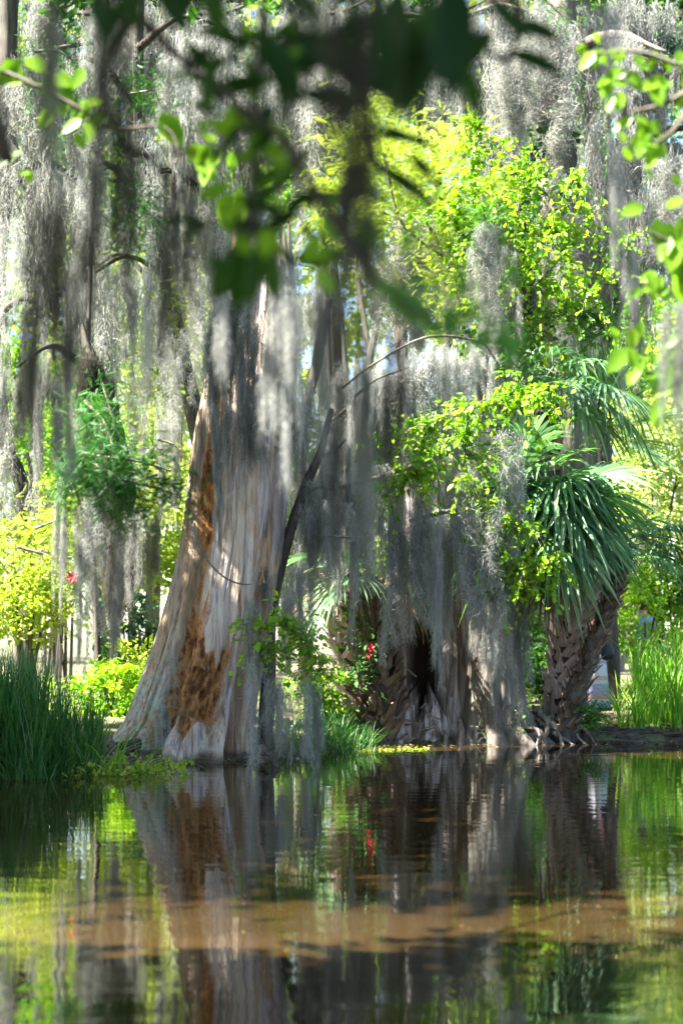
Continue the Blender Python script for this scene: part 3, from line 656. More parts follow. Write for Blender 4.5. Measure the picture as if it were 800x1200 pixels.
tree('cypress_tree', 'dark cypress trunk behind the leafy sprays at upper centre right', 0, 0, [(612,850,33), (610,500,33), (600,250,33), (590,60,33), (596,-80,33)], .55, .4, M['dbark'],
     mossn=27, mz=(.6, 1), mw=1.0, limbs=[([(600,160,33), (560,100,32), (520,90,31)], .1)], crowns=[(600,-110,33,100,60,20,60)], group=BG)
tree('cypress_tree', 'dark mossy trunk at the right edge behind the foreground maple leaves', 0, 0, [(655,850,32), (665,520,32), (715,360,32), (745,150,32), (752,-60,32)], .36, .26, M['dbark'],
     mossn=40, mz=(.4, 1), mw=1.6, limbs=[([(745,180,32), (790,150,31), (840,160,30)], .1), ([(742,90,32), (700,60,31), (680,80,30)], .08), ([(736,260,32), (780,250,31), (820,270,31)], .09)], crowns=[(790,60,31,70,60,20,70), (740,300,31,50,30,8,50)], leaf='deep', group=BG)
tree('cypress_tree', 'cypress behind the right edge with a wide moss curtain', 0, 0, [(830,850,34), (835,400,34), (830,100,34), (835,-60,34)], .5, .3, M['bark'],
     mossn=27, mz=(.4, 1), mw=2.0, limbs=[([(830,200,34), (780,170,33), (740,180,33)], .1)], group=BG)
slim = tree('cypress_tree', 'slim dark trunk at left whose foot is hidden by feathery green foliage', 0, 0, [(118,860,24.5), (112,700,24.5), (102,500,24.5), (104,380,24.5), (112,180,24.5), (130,-50,24.5)], .05, .04, M['dbark'],
     mossn=24, mz=(.5, 1), mw=.7, limbs=[([(100,430,24.5), (60,405,24), (20,430,23.6)], .06), ([(108,640,24.5), (84,560,24), (60,520,23.5)], .03)], group=BG, lmoss=(.5, 1.6))
tree('cypress_tree', 'mossy leaning trunk in the upper left with green sprays on it', 0, 0, [(262,850,28), (250,600,28), (205,380,28), (165,180,28), (160,-60,28)], .2, .2, M['dbark'],
     mossn=32, mz=(.5, 1), mw=.9, limbs=[([(175,230,28), (120,190,27), (70,200,27)], .07), ([(160,120,28), (110,70,27), (60,80,27)], .08), ([(190,320,28), (150,300,27), (110,320,27)], .06), ([(158,60,28), (210,20,27), (260,30,27)], .07)], group=BG, mm='lit_moss')
tree('cypress_tree', 'shadowy trunk seen through the blurred leaves at top left of centre', 0, 0, [(300,850,30), (290,500,30), (240,200,30), (236,-60,30)], .24, .22, M['dbark'],
     mossn=36, mz=(.55, 1), mw=1.8, limbs=[([(238,150,30), (290,80,29), (350,70,29)], .1), ([(238,110,30), (180,60,29), (140,70,29)], .1), ([(245,230,30), (200,200,29), (150,215,29)], .07)], group=BG)
tree('cypress_tree', 'moss veiled trunk behind the foreground moss rope at top centre', 0, 0, [(400,850,31), (396,500,31), (388,200,31), (392,-60,31)], .13, .11, M['bark'],
     mossn=40, mz=(.4, 1), mw=2.0, limbs=[([(390,300,31), (440,260,30), (500,270,30)], .1), ([(390,120,31), (340,80,30), (290,90,30)], .1), ([(390,60,31), (450,20,30), (510,20,30)], .1)], group=BG, mm='lit_moss')
tree('cypress_tree', 'grey trunk between the dead cypress and the centre moss curtain', 0, 0, [(355,870,27), (362,650,27), (352,520,27), (370,430,27), (384,350,27)], .12, .10, M['dbark'],
     mossn=20, mz=(.3, .8), mw=.8, limbs=[([(366,540,27), (390,500,26), (430,470,25)], .06)], group=BG)
tree('cypress_tree', 'dark moss wrapped trunk at the far left edge', 0, 0, [(-40,850,27), (-30,600,27), (-10,400,27), (4,200,27), (12,-50,27)], .22, .2, M['dbark'],
     mossn=34, mz=(.45, 1), mw=1.0, limbs=[([(0,230,27), (50,190,26), (90,210,26)], .08), ([(8,100,27), (60,60,26), (110,50,26)], .08), ([(-10,380,27), (25,350,26), (60,370,26)], .06)], group=BG, mm='moss')
tree('cypress_tree', 'distant pale tree whose veils of moss glow left of the dead cypress', 0, 0, [(270,840,38), (260,600,38), (215,400,38), (200,100,38)], .2, .16, M['bark'],
     mossn=60, mz=(.4, .95), mw=2.6, limbs=[([(215,400,38), (150,300,37), (90,330,36)], .08), ([(210,330,38), (240,290,37), (300,300,37)], .08), ([(205,250,38), (130,210,37), (60,240,37)], .08), ([(225,440,38), (180,410,37), (120,430,37)], .06)], group=BG, lmoss=(1.2,3.6), mm='lit_moss')
tree('forked_tree', 'brown forked trunk leaning out of the left edge above the yellow bushes', 0, 0, [(30,800,28), (30,620,28), (22,560,28), (5,525,28), (-30,480,28)], .17, .1, M['dbark'],
     mossn=11, mz=(.6, 1), mw=.6, limbs=[([(30,610,28), (38,570,28), (32,530,28)], .08), ([(18,555,28), (10,500,28), (-20,440,28)], .06)])
tree('bent_tree', 'slender dark trunk leaning between the dead cypress and the pale palm trunk', 0, 0, [(312,880,21.5), (315,790,21.4), (318,720,21.3), (335,640,21.3), (358,570,21.3), (375,530,21.4), (388,480,21.6)], .10, .05, M['dbark'],
     mossn=16, mz=(.35, 1), mw=.25, limbs=[([(352,585,21.3), (370,572,21.2), (392,575,21.2)], .03), ([(375,535,21.4), (390,530,21.4), (405,515,21.6)], .035)], lmoss=(.4, 1.1))
# added tree out of view, its crown shaped to shade pond and trunk
shade_tree = thing('added_shade_tree', 'unseen tree added on the left bank to shade the pond and dead trunk', 'tree', (-10, 17.5, GZ(-10, 17.5)))
mb = MB(); tube(mb, [(-10,17.5,0), (-9.8,17,3), (-9,16,6), (-8,15,9)], .6, .3, 24, 14, .2); build(mb, 'trunk', M['dbark'], shade_tree, smooth=True)
for e in ((-13,13,10), (-5,13,10), (-9,18,10.5), (-2,15.5,10.5), (-7,11.5,10)):
    mb = MB(); tube(mb, [(-9,16,6), ((-9+e[0])/2, (16+e[1])/2, 8.8), e], .22, .05, 16, 8, .2); build(mb, 'limb', M['dbark'], shade_tree, smooth=True)
mb = MB()
for k in range(620):
    clumps(mb, QD, (-16+15.5*rng.random(), 7.9+10.6*rng.random(), 9.2+2.6*rng.random()), (1.1,1.1,.5), 4, 26, .55, .26)
for k in range(150):
    clumps(mb, QD, (-10+5.5*rng.random(), 16.2+2.6*rng.random(), 8.8+2.0*rng.random()), (1.0,1.0,.5), 4, 26, .5, .24)
build(mb, 'crown', M['deep'], shade_tree)
# bare twigs in the middle
for pts, l in (([(378,628,21),(420,630,21),(440,626,21)], 'thin bare grey twig crossing the moss left of centre curtain'), ([(415,465,22),(440,445,22),(480,430,22)], 'pale bare twig reaching up beneath the blurred green leaves'),
               ([(185,515,23),(205,522,23),(225,545,23)], 'short dark branch poking from the pale moss left of the trunk')):
    mb = MB(); tube(mb, [P(*p) for p in pts], .018, .007, 12, 5, .3); build(mb, 'bare_twig', M['bark'], None, tuple(P(*pts[0])), label=l, cat='twig')

# ------------------------------------------------------------------ background greenery
def bush(name, label, c, rad, nc, per, size, m, tpl=QD, group=None, cs=None, hollow=.2, cat='shrub', stems=5, kind=None):
    c = P(*c); rx, rz = rad[0]/2000*c[1], rad[1]/2000*c[1]; gzv = GZ(c[0], c[1]); t = thing(name, label, cat, (c[0], c[1], gzv), group)
    if kind: t['kind'] = kind
    mb = MB()
    for k in range(stems):
        q = c+rdir(1)[0]*[rx*.7, rx*.4, rz*.7]; tube(mb, [(c[0]+rng.normal()*.1, c[1], gzv-.05), (c+q)/2+[0, 0, -.2*rz], q], .03, .008, 10, 5, .2)
    build(mb, 'stems', M['dbark'], t, kind='stuff')
    mb = MB(); clumps(mb, tpl, c, (rx, rx*.7, rz), nc, per, cs or max(.15, min(rx, rz)*.35), size, hollow=hollow); build(mb, 'foliage', M[m], t)
    return t
US = 'bright bushes beyond the bank'
for a in (('yellow green bush glowing in the sun behind the left grass', (35,680,27), (75,75), 60, 60, .10, 'gold', QD),
          ('feathery lime shrub under the left moss strands', (70,610,29), (70,55), 55, 60, .11, 'gold', QD),
          ('bright low bush at the foot of the left bank beside the dead cypress', (130,815,23.5), (45,45), 44, 50, .08, 'bright', QD),
          ('lime leafed shrub on the sunny ground behind the dead cypress', (175,790,27), (60,45), 46, 50, .09, 'gold', QD),
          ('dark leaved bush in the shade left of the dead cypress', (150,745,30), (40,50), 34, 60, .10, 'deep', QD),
          ('pale sunlit thicket behind the moss left of the dead cypress', (170,540,40), (110,110), 80, 50, .17, 'pale', QD),
          ('green shrub between the dead cypress and the pale palm trunk', (378,815,23.6), (26,50), 40, 50, .06, 'bright', QD),
          ('bright bush glimpsed between dead cypress and centre moss', (360,600,38), (60,120), 55, 50, .16, 'bright', QD),
          ('pale gold thicket high behind the left moss veil', (210,430,37), (90,80), 60, 60, .15, 'gold', FE),
          ('lime foliage screen behind the slim left trunk', (60,520,33), (90,60), 60, 60, .12, 'bright', QD),
          ('sunny thicket between the left moss strands and the dead cypress', (165,640,34), (70,60), 60, 60, .12, 'gold', QD),
          ('dark green thicket between the mossy cypress and the booted palm', (635,760,28), (40,65), 50, 60, .09, 'mid', QD),
          ('lime bush between the booted palm and the reeds', (757,728,30.4), (70,48), 42, 40, .10, 'bright', QD),
          ('pale sunny bush above the reeds at the right edge', (790,690,33), (50,60), 50, 60, .12, 'bright', QD),
          ('yellow tangle of shrubs behind the lower palm fans', (765,560,36), (80,90), 80, 60, .14, 'pale', QD),
          ('olive feathery shrub between the two palm crowns', (700,520,31), (50,60), 46, 60, .09, 'mid', FE),
          ('low leafy plant at the foot of the booted palm', (683,838,24.3), (22,18), 26, 40, .05, 'mid', QD),
          ('sunlit shrub seen through the gap right of the mossy cypress', (625,700,36), (45,60), 40, 50, .14, 'gold', QD)):
    l, c, rad, nc, per, size, m, tp = a; bush('bush', l, c, rad, nc, per, size, m, tp, US)
MG = 'trees with bright crowns behind the pond'
def crowntree(label, px, d, py, rx, ry, nc, per, m, size=.17, tpl=QD):
    tree('leafy_tree', label, 0, 0, [(px,850,d), (px+8,600,d), (px-5,py+ry*.3,d)], .2, .08, M['bark'], crowns=[(px, py, d, rx, ry, nc, per)], leaf=m, leafsize=size, tpl=tpl, group=MG, mossn=8, mz=(.6, 1), mw=2.5, limbs=[([(px,py+ry*.5,d), (px-rx*.6,py-ry*.2,d)], .06), ([(px,py+ry*.6,d), (px+rx*.6,py,d)], .06)])
crowntree('golden green feathery tree in the upper centre, brightest crown of all', 470, 28, 225, 105, 95, 90, 40, 'gold', .22, FE)
crowntree('lime tree crown behind the moss in the upper left', 175, 42, 380, 150, 130, 90, 50, 'pale', .2)
crowntree('bright leafy crown behind the blurred leaves at top centre', 330, 44, 150, 130, 120, 80, 50, 'bright', .2)
crowntree('green crown filling the gap behind the palms', 690, 44, 420, 120, 110, 90, 50, 'bright', .2)
crowntree('shaded green crown behind the cypresses at top right', 720, 46, 180, 130, 150, 70, 50, 'mid', .22)
crowntree('mid green crown low behind the centre moss', 470, 42, 560, 130, 110, 80, 50, 'bright', .19)
crowntree('tall green crown at far top left', 60, 45, 220, 130, 160, 80, 50, 'mid', .22)
crowntree('green crown beyond the blurred moss at middle left', 30, 40, 470, 100, 90, 60, 50, 'bright', .18)
for a in ((60,-30,29,90,50,'shaded crown closing the top left corner'), (210,-40,30,90,50,'shaded crown at the top edge above the crossing branch'), (340,-40,31,90,60,'shaded crown at the top edge behind the broad leaves'), (480,-30,32,90,60,'shaded crown at the top edge above the golden boughs'), (700,-20,33,90,60,'shaded crown at the top edge left of the right corner'), (800,0,32,60,60,'shaded crown in the top right corner')):
    tree('cypress_tree', a[5], 0, 0, [(a[0]+60,850,a[2]+6), (a[0]+40,300,a[2]+5), (a[0],-60,a[2])], .14, .1, M['dbark'], crowns=[(a[0],a[1],a[2],a[3],a[4],26,70)], mossn=40, mz=(.8,1), mw=2.0, group=BG, limbs=[([(a[0],-20,a[2]), (a[0]-60,0,a[2]-1), (a[0]-100,-10,a[2]-1)], .06), ([(a[0],10,a[2]), (a[0]+50,15,a[2]-1), (a[0]+90,0,a[2]-1)], .06)], leafsize=.15)
mb = MB()
for k in range(150):
    px = -250+1300*rng.random(); d = 60+22*rng.random(); py = 720-900*rng.random()**1.1
    clumps(mb, QD, P(px, py, d), (3.2, 2, 3.0), 12, 42, 1.3, .42)
build(mb, 'far_woods', M['pale'], None, kind='stuff', label='sunlit green wood closing the view behind the pond')
mb = MB()
for k in range(26):
    px = -250+1300*rng.random(); d = 52+20*rng.random(); x = (px-400)/2000*d
    tube(mb, [(x, d, .3), (x+rng.normal()*.5, d, 8), (x+rng.normal(), d, 16)], .16, .10, 12, 6, .3, 0)
build(mb, 'far_trunks', M['bark'], None, kind='stuff', label='distant trunks within the sunlit wood behind the pond')

# sprays of leaves whose leaves can be told apart: stem + leaf parts
LEAFM = {}
def leafmesh(m, tpl, key, t):
    k = (m, key, t)
    if k not in LEAFM: mb = MB(); mb.add2(tpl[0], tpl[1], tpl[2], t, t); LEAFM[k] = mb.mesh('leaf', M[m], smooth=True)
    return LEAFM[k]
def put_leaf(parent, me, pos, d, n, s):
    d = Vector(d).normalized(); x = d.cross(Vector(n)).normalized(); z = x.cross(d)
    o = put('leaf', me, parent); Mx = Matrix((x, d, z)).transposed().to_4x4()
    o.matrix_basis = Matrix.Translation(Vector(pos)-Vector(parent.location)) @ Mx @ Matrix.Scale(s, 4); return o
def spray(name, label, stems, m, tpl, key, n, size, spread=.12, cat='vine', group=None, r=.012, stemm='bark', extra=0, tint=(0,1)):
    b = P(*stems[0][0]); t = thing(name, label, cat, b, group); Cs = []
    tw = MB()
    for st in stems:
        mb = MB(); c = tube(mb, [P(*p) for p in st], r, r*.4, 20, 5, .2); build(mb, 'stem', M[stemm], t); Cs.append(c[4:])
        for k in range(int(14+len(c)*.9)):
            q = c[rng.integers(3, len(c))]; dd = rng.normal(size=3)*[1, .7, .6]; dd /= np.linalg.norm(dd); l = spread*(1.2+2.2*rng.random())
            Cs.append(tube(tw, [q, q+dd*l*.55+[0,0,.03], q+dd*l+[0,0,-.25*l]], r*.35, r*.15, 9, 4, .1))
    build(tw, 'twigs', M[stemm], t, kind='stuff')
    A = np.concatenate(Cs); Tn = np.concatenate([np.gradient(c, axis=0)/(np.linalg.norm(np.gradient(c, axis=0), axis=1)[:, None]+1e-9) for c in Cs])
    for k in range(n):
        ii = rng.integers(len(A)); p = A[ii]+rng.normal(size=3)*.015; tn = Tn[ii]
        tt = round(tint[0]+(tint[1]-tint[0])*rng.random()*.999*4)/4
        dr = tn*.8+rng.normal(size=3)*[.7,.5,.5]+[0,-.1,-.25]
        put_leaf(t, leafmesh(m, tpl, key, tt), p, dr, (rng.normal()*.5, rng.normal()*.5-.3, 1), size*random.choice((.45,.6,.8,1,1.1)))
    if extra:
        mb = MB(); k = extra; ii = rng.integers(len(A), size=k); p = A[ii]+rng.normal(size=(k, 3))*.03
        scatter(mb, tpl, p, Tn[ii]*.7+rdir(k, -.3), rdir(k, 1), size*(.3+.6*rng.random(k)), rng.random(k)); build(mb, 'small_leaves', M[m], t, kind='stuff')
    return t
SG = 'leafy sprays hanging among the moss'
spray('leafy_spray', 'tall spray of pointed yellow green leaves in the upper centre right', [[(560,330,24.5),(555,250,24.5),(552,190,24.5),(562,145,24.5)], [(560,300,24.5),(535,260,24.4),(525,230,24.4)]], 'bright', OV, 'o', 170, .14, .24, group=SG, extra=1100, tint=(.3,1))
spray('leafy_spray', 'arching light green spray reaching right towards the mossy trunk', [[(580,420,24),(600,330,24),(640,270,24),(680,200,24)], [(600,360,24),(650,310,24),(700,245,24)], [(590,400,24),(640,370,24),(690,350,24),(720,300,24)], [(600,300,24),(610,230,24),(635,190,24)]], 'bright', OV, 'o', 280, .13, .30, group=SG, extra=3200, tint=(.2,1))
spray('leafy_spray', 'mid green vine drooping above the upper palm crown', [[(560,400,24),(600,400,24),(640,395,24)], [(560,380,24),(590,430,24),(620,470,24)], [(640,380,24),(690,370,24),(720,390,24)]], 'mid', OV, 'o', 200, .12, .24, group=SG, extra=1600, tint=(.3,1))
spray('leafy_spray', 'bright vine with lime tips on the moss left of the palm crown', [[(600,470,22.3),(550,480,22),(500,500,22),(455,510,22)], [(550,480,22),(545,540,22),(560,600,22)], [(500,500,22),(490,540,22),(470,570,22)], [(600,470,22.3),(630,460,22.4)]], 'bright', OV, 'o', 280, .12, .21, group=SG, extra=2200, tint=(.2,1))
spray('leafy_spray', 'spray of bright leaves stretching right in front of the palm fans', [[(570,580,22.3),(570,640,22.2),(600,665,22.2),(650,665,22.2)], [(570,620,22.3),(590,680,22.3),(630,690,22.3)], [(580,600,22.3),(600,620,22.3),(615,610,22.2)]], 'bright', OV, 'o', 260, .12, .18, group=SG, extra=1500, tint=(.1,.9))
spray('leafy_vine', 'green vine bunched on the moss right of the dead cypress', [[(285,745,19.7),(315,735,19.5),(345,740,19.5),(370,790,19.6)], [(315,735,19.5),(335,725,19.4),(360,755,19.5)], [(300,750,19.6),(310,780,19.6)], [(345,740,19.5),(375,770,19.6),(372,800,19.7)]], 'bright', WO, 'w', 290, .085, .13, group=SG, extra=700, tint=(.1,1))
spray('leafy_vine', 'vine with narrow leaves climbing the brown palm boots', [[(418,700,23.6),(412,740,23.6),(420,780,23.6),(408,850,23.6)], [(425,720,23.6),(430,760,23.6),(425,800,23.6)]], 'mid', OV, 'o', 110, .10, .12, extra=250, tint=(.5,1))
spray('leafy_vine', 'small dark vine leaves on the mossy cypress foot', [[(570,880,23.9),(572,850,24),(568,820,24)], [(600,860,24),(605,830,24)]], 'mid', OV, 'o', 30, .07, .10, extra=80)
spray('shaded_shoots', 'dull blue green leaves in front of the dark upper trunk', [[(590,240,30),(620,190,30),(640,150,30)], [(600,260,30),(570,220,30)]], 'deep', OV, 'o', 60, .24, .5, extra=500)
spray('leafy_spray', 'small bright sprig right of the dead cypress knot', [[(205,470,26),(185,455,26),(200,440,26)]], 'bright', OV, 'o', 40, .10, .14, extra=100)

mb = MB()  # unseen crown added to the slim tree to shade the centre moss
for k in range(22):
    clumps(mb, QD, (-6.5+5.5*rng.random(), 21.6+4.5*rng.random(), 10.8+2.4*rng.random()), (1.0,1.0,.5), 4, 22, .55, .24)
build(mb, 'crown', M['mid'], slim)
# feathery cypress boughs
def feather(label, stems, n, size, m, spread, group='feathery cypress boughs'):
    n = int(n*2.3); size *= .72; b = P(*stems[0][0]); t = thing('cypress_bough', label, 'branch', b, group); Cs = []
    for st in stems:
        mb = MB(); Cs.append(tube(mb, [P(*p) for p in st], .03, .01, 20, 5, .2)); build(mb, 'stem', M['bark'], t)
    mb = MB(); A = np.concatenate(Cs); p = A[rng.integers(len(A), size=n)]+rng.normal(size=(n, 3))*spread
    D = rdir(n, -.5, .6); D[:, 0] += rng.normal(size=n)*.3
    scatter(mb, FE, p, D, rdir(n, 1.2), size*(.6+.7*rng.random(n)), np.clip(rng.random(n)*.6+.5*(vnoise(p[:,0]*3,p[:,1]*3,p[:,2]*3)+.4), 0, 1)); build(mb, 'foliage', M[m], t); return t
feather('deep green feathery bough spilling right from the slim left trunk', [[(95,530,21.6),(120,535,21.2),(160,540,21),(200,552,20.9)], [(105,540,21.5),(140,560,21),(185,572,20.9),(208,580,20.9)], [(100,470,22.0),(125,500,21.6),(140,560,21.2)], [(92,545,21.6),(84,575,21.5)], [(120,560,21.2),(150,600,21)]], 950, .24, 'fern', .15)
feather('narrow green feathery drape below the broken left trunk', [[(104,420,23),(120,450,22.6),(135,500,22.4)], [(100,440,23),(110,480,22.8)]], 170, .20, 'fern', .13)
feather('hanging green feather foliage on the column at upper left', [[(150,200,25),(158,240,25),(152,290,25)], [(150,230,25),(165,260,25)]], 230, .24, 'fern', .20)
feather('green needles high on the left beside the shaded trunk', [[(40,60,25),(70,60,25),(95,80,25)], [(60,100,25),(90,130,25)], [(150,110,25),(180,105,25)]], 280, .24, 'fern', .24)
feather('small green tuft at the top edge right of centre', [[(630,-10,26),(650,10,26),(660,20,26)], [(655,90,29),(665,110,29)]], 90, .22, 'fern', .2)
feather('golden feathery boughs hanging in the upper centre', [[(440,190,25),(480,220,25),(540,260,25),(580,250,25)], [(450,180,25),(470,260,25),(530,310,25),(545,340,25)], [(430,120,26),(440,160,26)], [(500,260,25),(520,300,25),(540,360,25)]], 760, .24, 'gold', .24)
feather('thin lime needles over the moss left of the dead trunk', [[(200,350,27),(215,380,27)], [(170,560,30),(230,540,30)], [(40,620,26),(90,600,26)], [(20,640,26),(70,660,26),(110,720,26)]], 420, .24, 'gold', .28)
feather('dark green needles drooping over the water side of the trunk gap', [[(350,480,25),(360,520,25)], [(790,240,29),(760,300,29),(780,320,29)], [(700,300,29),(730,320,29)]], 240, .22, 'fern', .25)

# ------------------------------------------------------------------ midground moss beards
MM = 'spanish moss beards hanging over the bank'
for a in ((272,235,420,34,19.7,'silvery moss over the left half of the broken trunk top',2), (300,225,400,34,19.5,'silvery moss over the middle of the broken trunk top',2), (328,235,480,34,19.6,'silvery moss over the right half of the broken trunk top',2), (345,300,520,22,19.7,'narrow silvery moss strand down the right edge of the dead trunk',2),
  (590,500,700,38,22.3,'broad bluish moss beard left of the palm crown',2), (562,585,775,42,21.9,'big moss beard ending beside the hollow, above the mossy trunk',2),
  (540,560,735,40,22.0,'thick moss beard above the right lip of the hollow'), (516,600,800,16,21.8,'long thin moss strand dangling lowest before the dark hollow',2),
  (497,580,730,30,22.0,'moss beard over the middle of the hollow'), (472,610,745,30,22.2,'moss beard with pale tip above the boots',2),
  (447,600,775,30,22.1,'bluish moss beard reaching down to the brown boots',2), (425,570,700,28,22.3,'moss beard just right of the pale palm trunk'),
  (405,560,690,30,22.5,'moss beard over the top of the pale palm trunk'), (385,480,650,30,21.9,'long moss beard right of the bent dark trunk'),
  (360,440,640,26,21.6,'grey moss strand hugging the right edge of the dead cypress'), (372,560,730,24,21.2,'moss strand hanging by the bent trunk above the vine'),
  (480,430,560,60,22.6,'wide brown grey moss fringe under the blurred green leaves'), (530,420,540,46,22.8,'moss fringe left of the upper palm crown',2),
  (440,430,580,44,22.5,'grey moss curtain at the centre of the picture'), (410,420,560,30,22.6,'narrow moss curtain left of the centre one',2),
  (587,690,790,30,23.2,'small pale moss beard on the mossy cypress trunk',2), (605,700,830,24,23.3,'moss strand on the right flank of the mossy cypress'),
  (588,775,850,14,23.1,'short moss tuft low on the mossy cypress'),
  (302,770,905,24,19.4,'pale moss tail touching the water beside the dead cypress',2), (322,790,870,22,19.5,'short moss tail left under the vine bunch'),
  (338,800,885,20,19.4,'thin moss tail in the middle under the vine bunch',2), (355,790,895,22,19.5,'second moss tail from the right under the vine bunch',2),
  (369,800,903,14,19.6,'rightmost thin moss tail under the vine bunch'), (298,700,800,14,19.5,'moss draped on the dead cypress just above its pale tail'),
  (338,690,760,30,20.6,'moss shawl behind the vine bunch'), (348,660,740,20,20.8,'moss strand above the vine bunch'),
  (118,580,740,34,21.2,'wide moss beard below the deep green bough',2), (96,590,790,14,21.4,'thin moss strand left below the deep green bough'),
  (76,560,720,10,21.8,'thinnest moss thread at left near the red flower'), (137,600,760,20,21.3,'moss strand under the right half of the green bough'),
  (158,590,700,26,22.5,'brownish moss beard under the tip of the green bough'), (182,600,720,24,23,'moss beard nearest the sloping left side of the trunk'),
  (195,490,600,20,24,'short moss beard touching the upper left edge of the trunk'), (150,320,440,22,25,'bluish moss spike below the hanging feather foliage'),
  (205,380,500,34,25.5,'pale backlit moss curtain left of the trunk top',2), (225,320,470,30,26,'thin sunlit moss curtain beside the broken top',2),
  (180,340,520,24,26,'backlit moss strand left of the sunlit curtain',2), (10,250,450,28,24,'blue grey moss column at the left edge',2),
  (55,440,560,30,23.8,'moss rag on the left limb'), (30,430,520,24,23.7,'moss rag at the end of the left limb'),
  (722,150,300,22,9.3,'pale fuzzy moss rope at upper right, its upper half',2), (735,280,460,18,9.3,'lower half of the pale fuzzy moss rope at upper right',2),
  (715,-10,130,26,9.5,'light moss hanging at the top edge above the maple leaves',2), (640,20,210,46,28,'grey moss sheet left of the big upper trunk'),
  (600,40,170,44,27,'moss sheet right of the dark blurred leaves'), (575,260,400,36,23.3,'bluish moss on the broken mossy column'),
  (680,250,400,50,29,'shaded moss on the right of the upper trunk'), (790,180,330,40,28,'moss curtain by the right edge'),
  (108,10,200,24,23.8,'pale moss down the upper slim left trunk',2), (104,150,350,26,23.8,'pale moss on the slim left trunk just above the snag',2), (210,60,190,34,25,'lilac grey moss curtain right of the top left branch',2), (245,80,220,26,25.4,'moss streamer beside the lilac grey one'), (300,40,170,40,26,'moss streamers behind the broad leaves at top'),
  (560,180,300,26,26,'moss ribbon behind the yellow green spray'), (478,250,420,60,27,'pale moss veil behind the golden boughs')):
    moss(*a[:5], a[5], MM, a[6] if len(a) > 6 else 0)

# ------------------------------------------------------------------ grass and reeds
def blades(mb, pos, h, w_, lean=.35, S=6, bias=(0, 0)):
    k = len(pos); h = h*(.6+.6*rng.random(k)); a = rng.random(k)*6.28; l = lean*(.3+1.2*rng.random(k))
    dx = np.stack([np.cos(a)*l+bias[0], np.sin(a)*l+bias[1]], 1); q = np.linspace(0, 1, S)
    c = pos[:, None]+np.concatenate([(dx[:, None]*(q**1.8)[None, :, None])*h[:, None, None], (h[:, None]*(q-.35*np.linalg.norm(dx, axis=1)[:, None]*q**2.5))[..., None]], 2)
    s = np.stack([-np.sin(a+1.2*rng.normal(size=k)), np.cos(a), np.zeros(k)], 1); s /= np.linalg.norm(s, axis=1)[:, None]
    wd = w_*(1-q**2.2)*.5+.0008; A = np.stack([c-s[:, None]*wd[None, :, None], c+s[:, None]*wd[None, :, None]], 2)
    b = np.arange(k)[:, None]*2*S+np.arange(S-1)[None]*2
    mb.add(A, np.stack([b, b+1, b+3, b+2], -1).reshape(-1, 4), np.repeat(rng.random(k), S-1))
def bank(n, x0, x1, y0, y1, ok=None):
    x = x0+(x1-x0)*rng.random(n); y = y0+(y1-y0)*rng.random(n)
    if ok is not None: m_ = ok(x, y); x, y = x[m_], y[m_]
    return np.stack([x, y, gz(x, y)-.02], 1)
mb = MB(); blades(mb, bank(2300, -4.6, -3.1, 18.15, 19.6, lambda x, y: x < -3.05-.45*rng.random(len(x))), 1.2, .016, .28)
blades(mb, bank(500, -4.4, -3.05, 18.0, 18.6), .55, .014, .9)
blades(mb, bank(500, -3.3, -2.75, 18.6, 20), .8, .014, .3)
blades(mb, bank(160, -4.5, -2.9, 18.1, 18.9), .9, .012, 1.0)
build(mb, 'grass_clump', M['grass'], None, kind='stuff', label='tall dark green grass clump on the left bank')
mb = MB(); blades(mb, bank(34, -2.75, -2.25, 18.8, 19.3), .95, .02, 1.1, 9, (.5, 0)); 
build(mb, 'arching_blades', M['reed'], None, kind='stuff', label='long pale grass blades arching over the water left of the trunk')
mb = MB(); blades(mb, bank(900, 4.3, 6.8, 25.4, 28.5, lambda x, y: x > .171*y), 1.25, .034, .34); blades(mb, bank(60, 4.15, 4.6, 25.3, 26), .9, .022, .6)
build(mb, 'reeds', M['reed'], None, kind='stuff', label='clump of tall bright green reeds at the right edge')
mb = MB(); blades(mb, bank(700, -.45, .4, 22.2, 24.2), .5, .012, .6); blades(mb, bank(220, -.9, -.1, 21.2, 22.8), .4, .012, .8)
build(mb, 'shore_grass', M['grass'], None, kind='stuff', label='green grass on the shore between the two big trunks')
mb = MB(); blades(mb, bank(2600, -7, 9, 20, 34, lambda x, y: y > shore(x)+.1), .35, .014, .8)
p = bank(5000, -8, 10, 19, 36, lambda x, y: y > shore(x)+.25); n = len(p)
p[:, 2] += .12*rng.random(n)**2; scatter(mb, QD, p, rdir(n, .3, .5), rdir(n, 1), .09*(.5+rng.random(n)), rng.random(n))
build(mb, 'ground_cover', M['bright'], None, kind='stuff', label='low sunlit weeds covering the bank')
mb = MB(); n = 4000; x = -6+14*rng.random(n); y = shore(x)+rng.normal(size=n)*.5+.3; z = np.maximum(gz(x, y), 0)+.012
scatter(mb, QD, np.stack([x, y, z], 1), rdir(n, 0, .1), rdir(n, 3), .06*(.5+rng.random(n)), rng.random(n))
n = 1200; x = -4+9*rng.random(n); y = shore(x)-.05-.55*rng.random(n)**2; scatter(mb, QD, np.stack([x, y, np.full(n, .007)], 1), rdir(n, 0, .02), np.tile([0.02, 0, 1.], (n, 1)), .04*(.4+rng.random(n)), rng.random(n)*.8)
n = 1500; x = -4.5+9*rng.random(n); y = 7+16*rng.random(n)**.6; y = np.minimum(y, shore(x)-.1)
scatter(mb, QD, np.stack([x, y, np.full(n, .006)], 1), rdir(n, 0, .02), np.tile([0.02, 0, 1.], (n, 1)), .022*(.4+rng.random(n)), rng.random(n))
build(mb, 'leaf_litter', M['litter'], None, kind='stuff', label='fallen leaves on the mud and afloat on the pond')
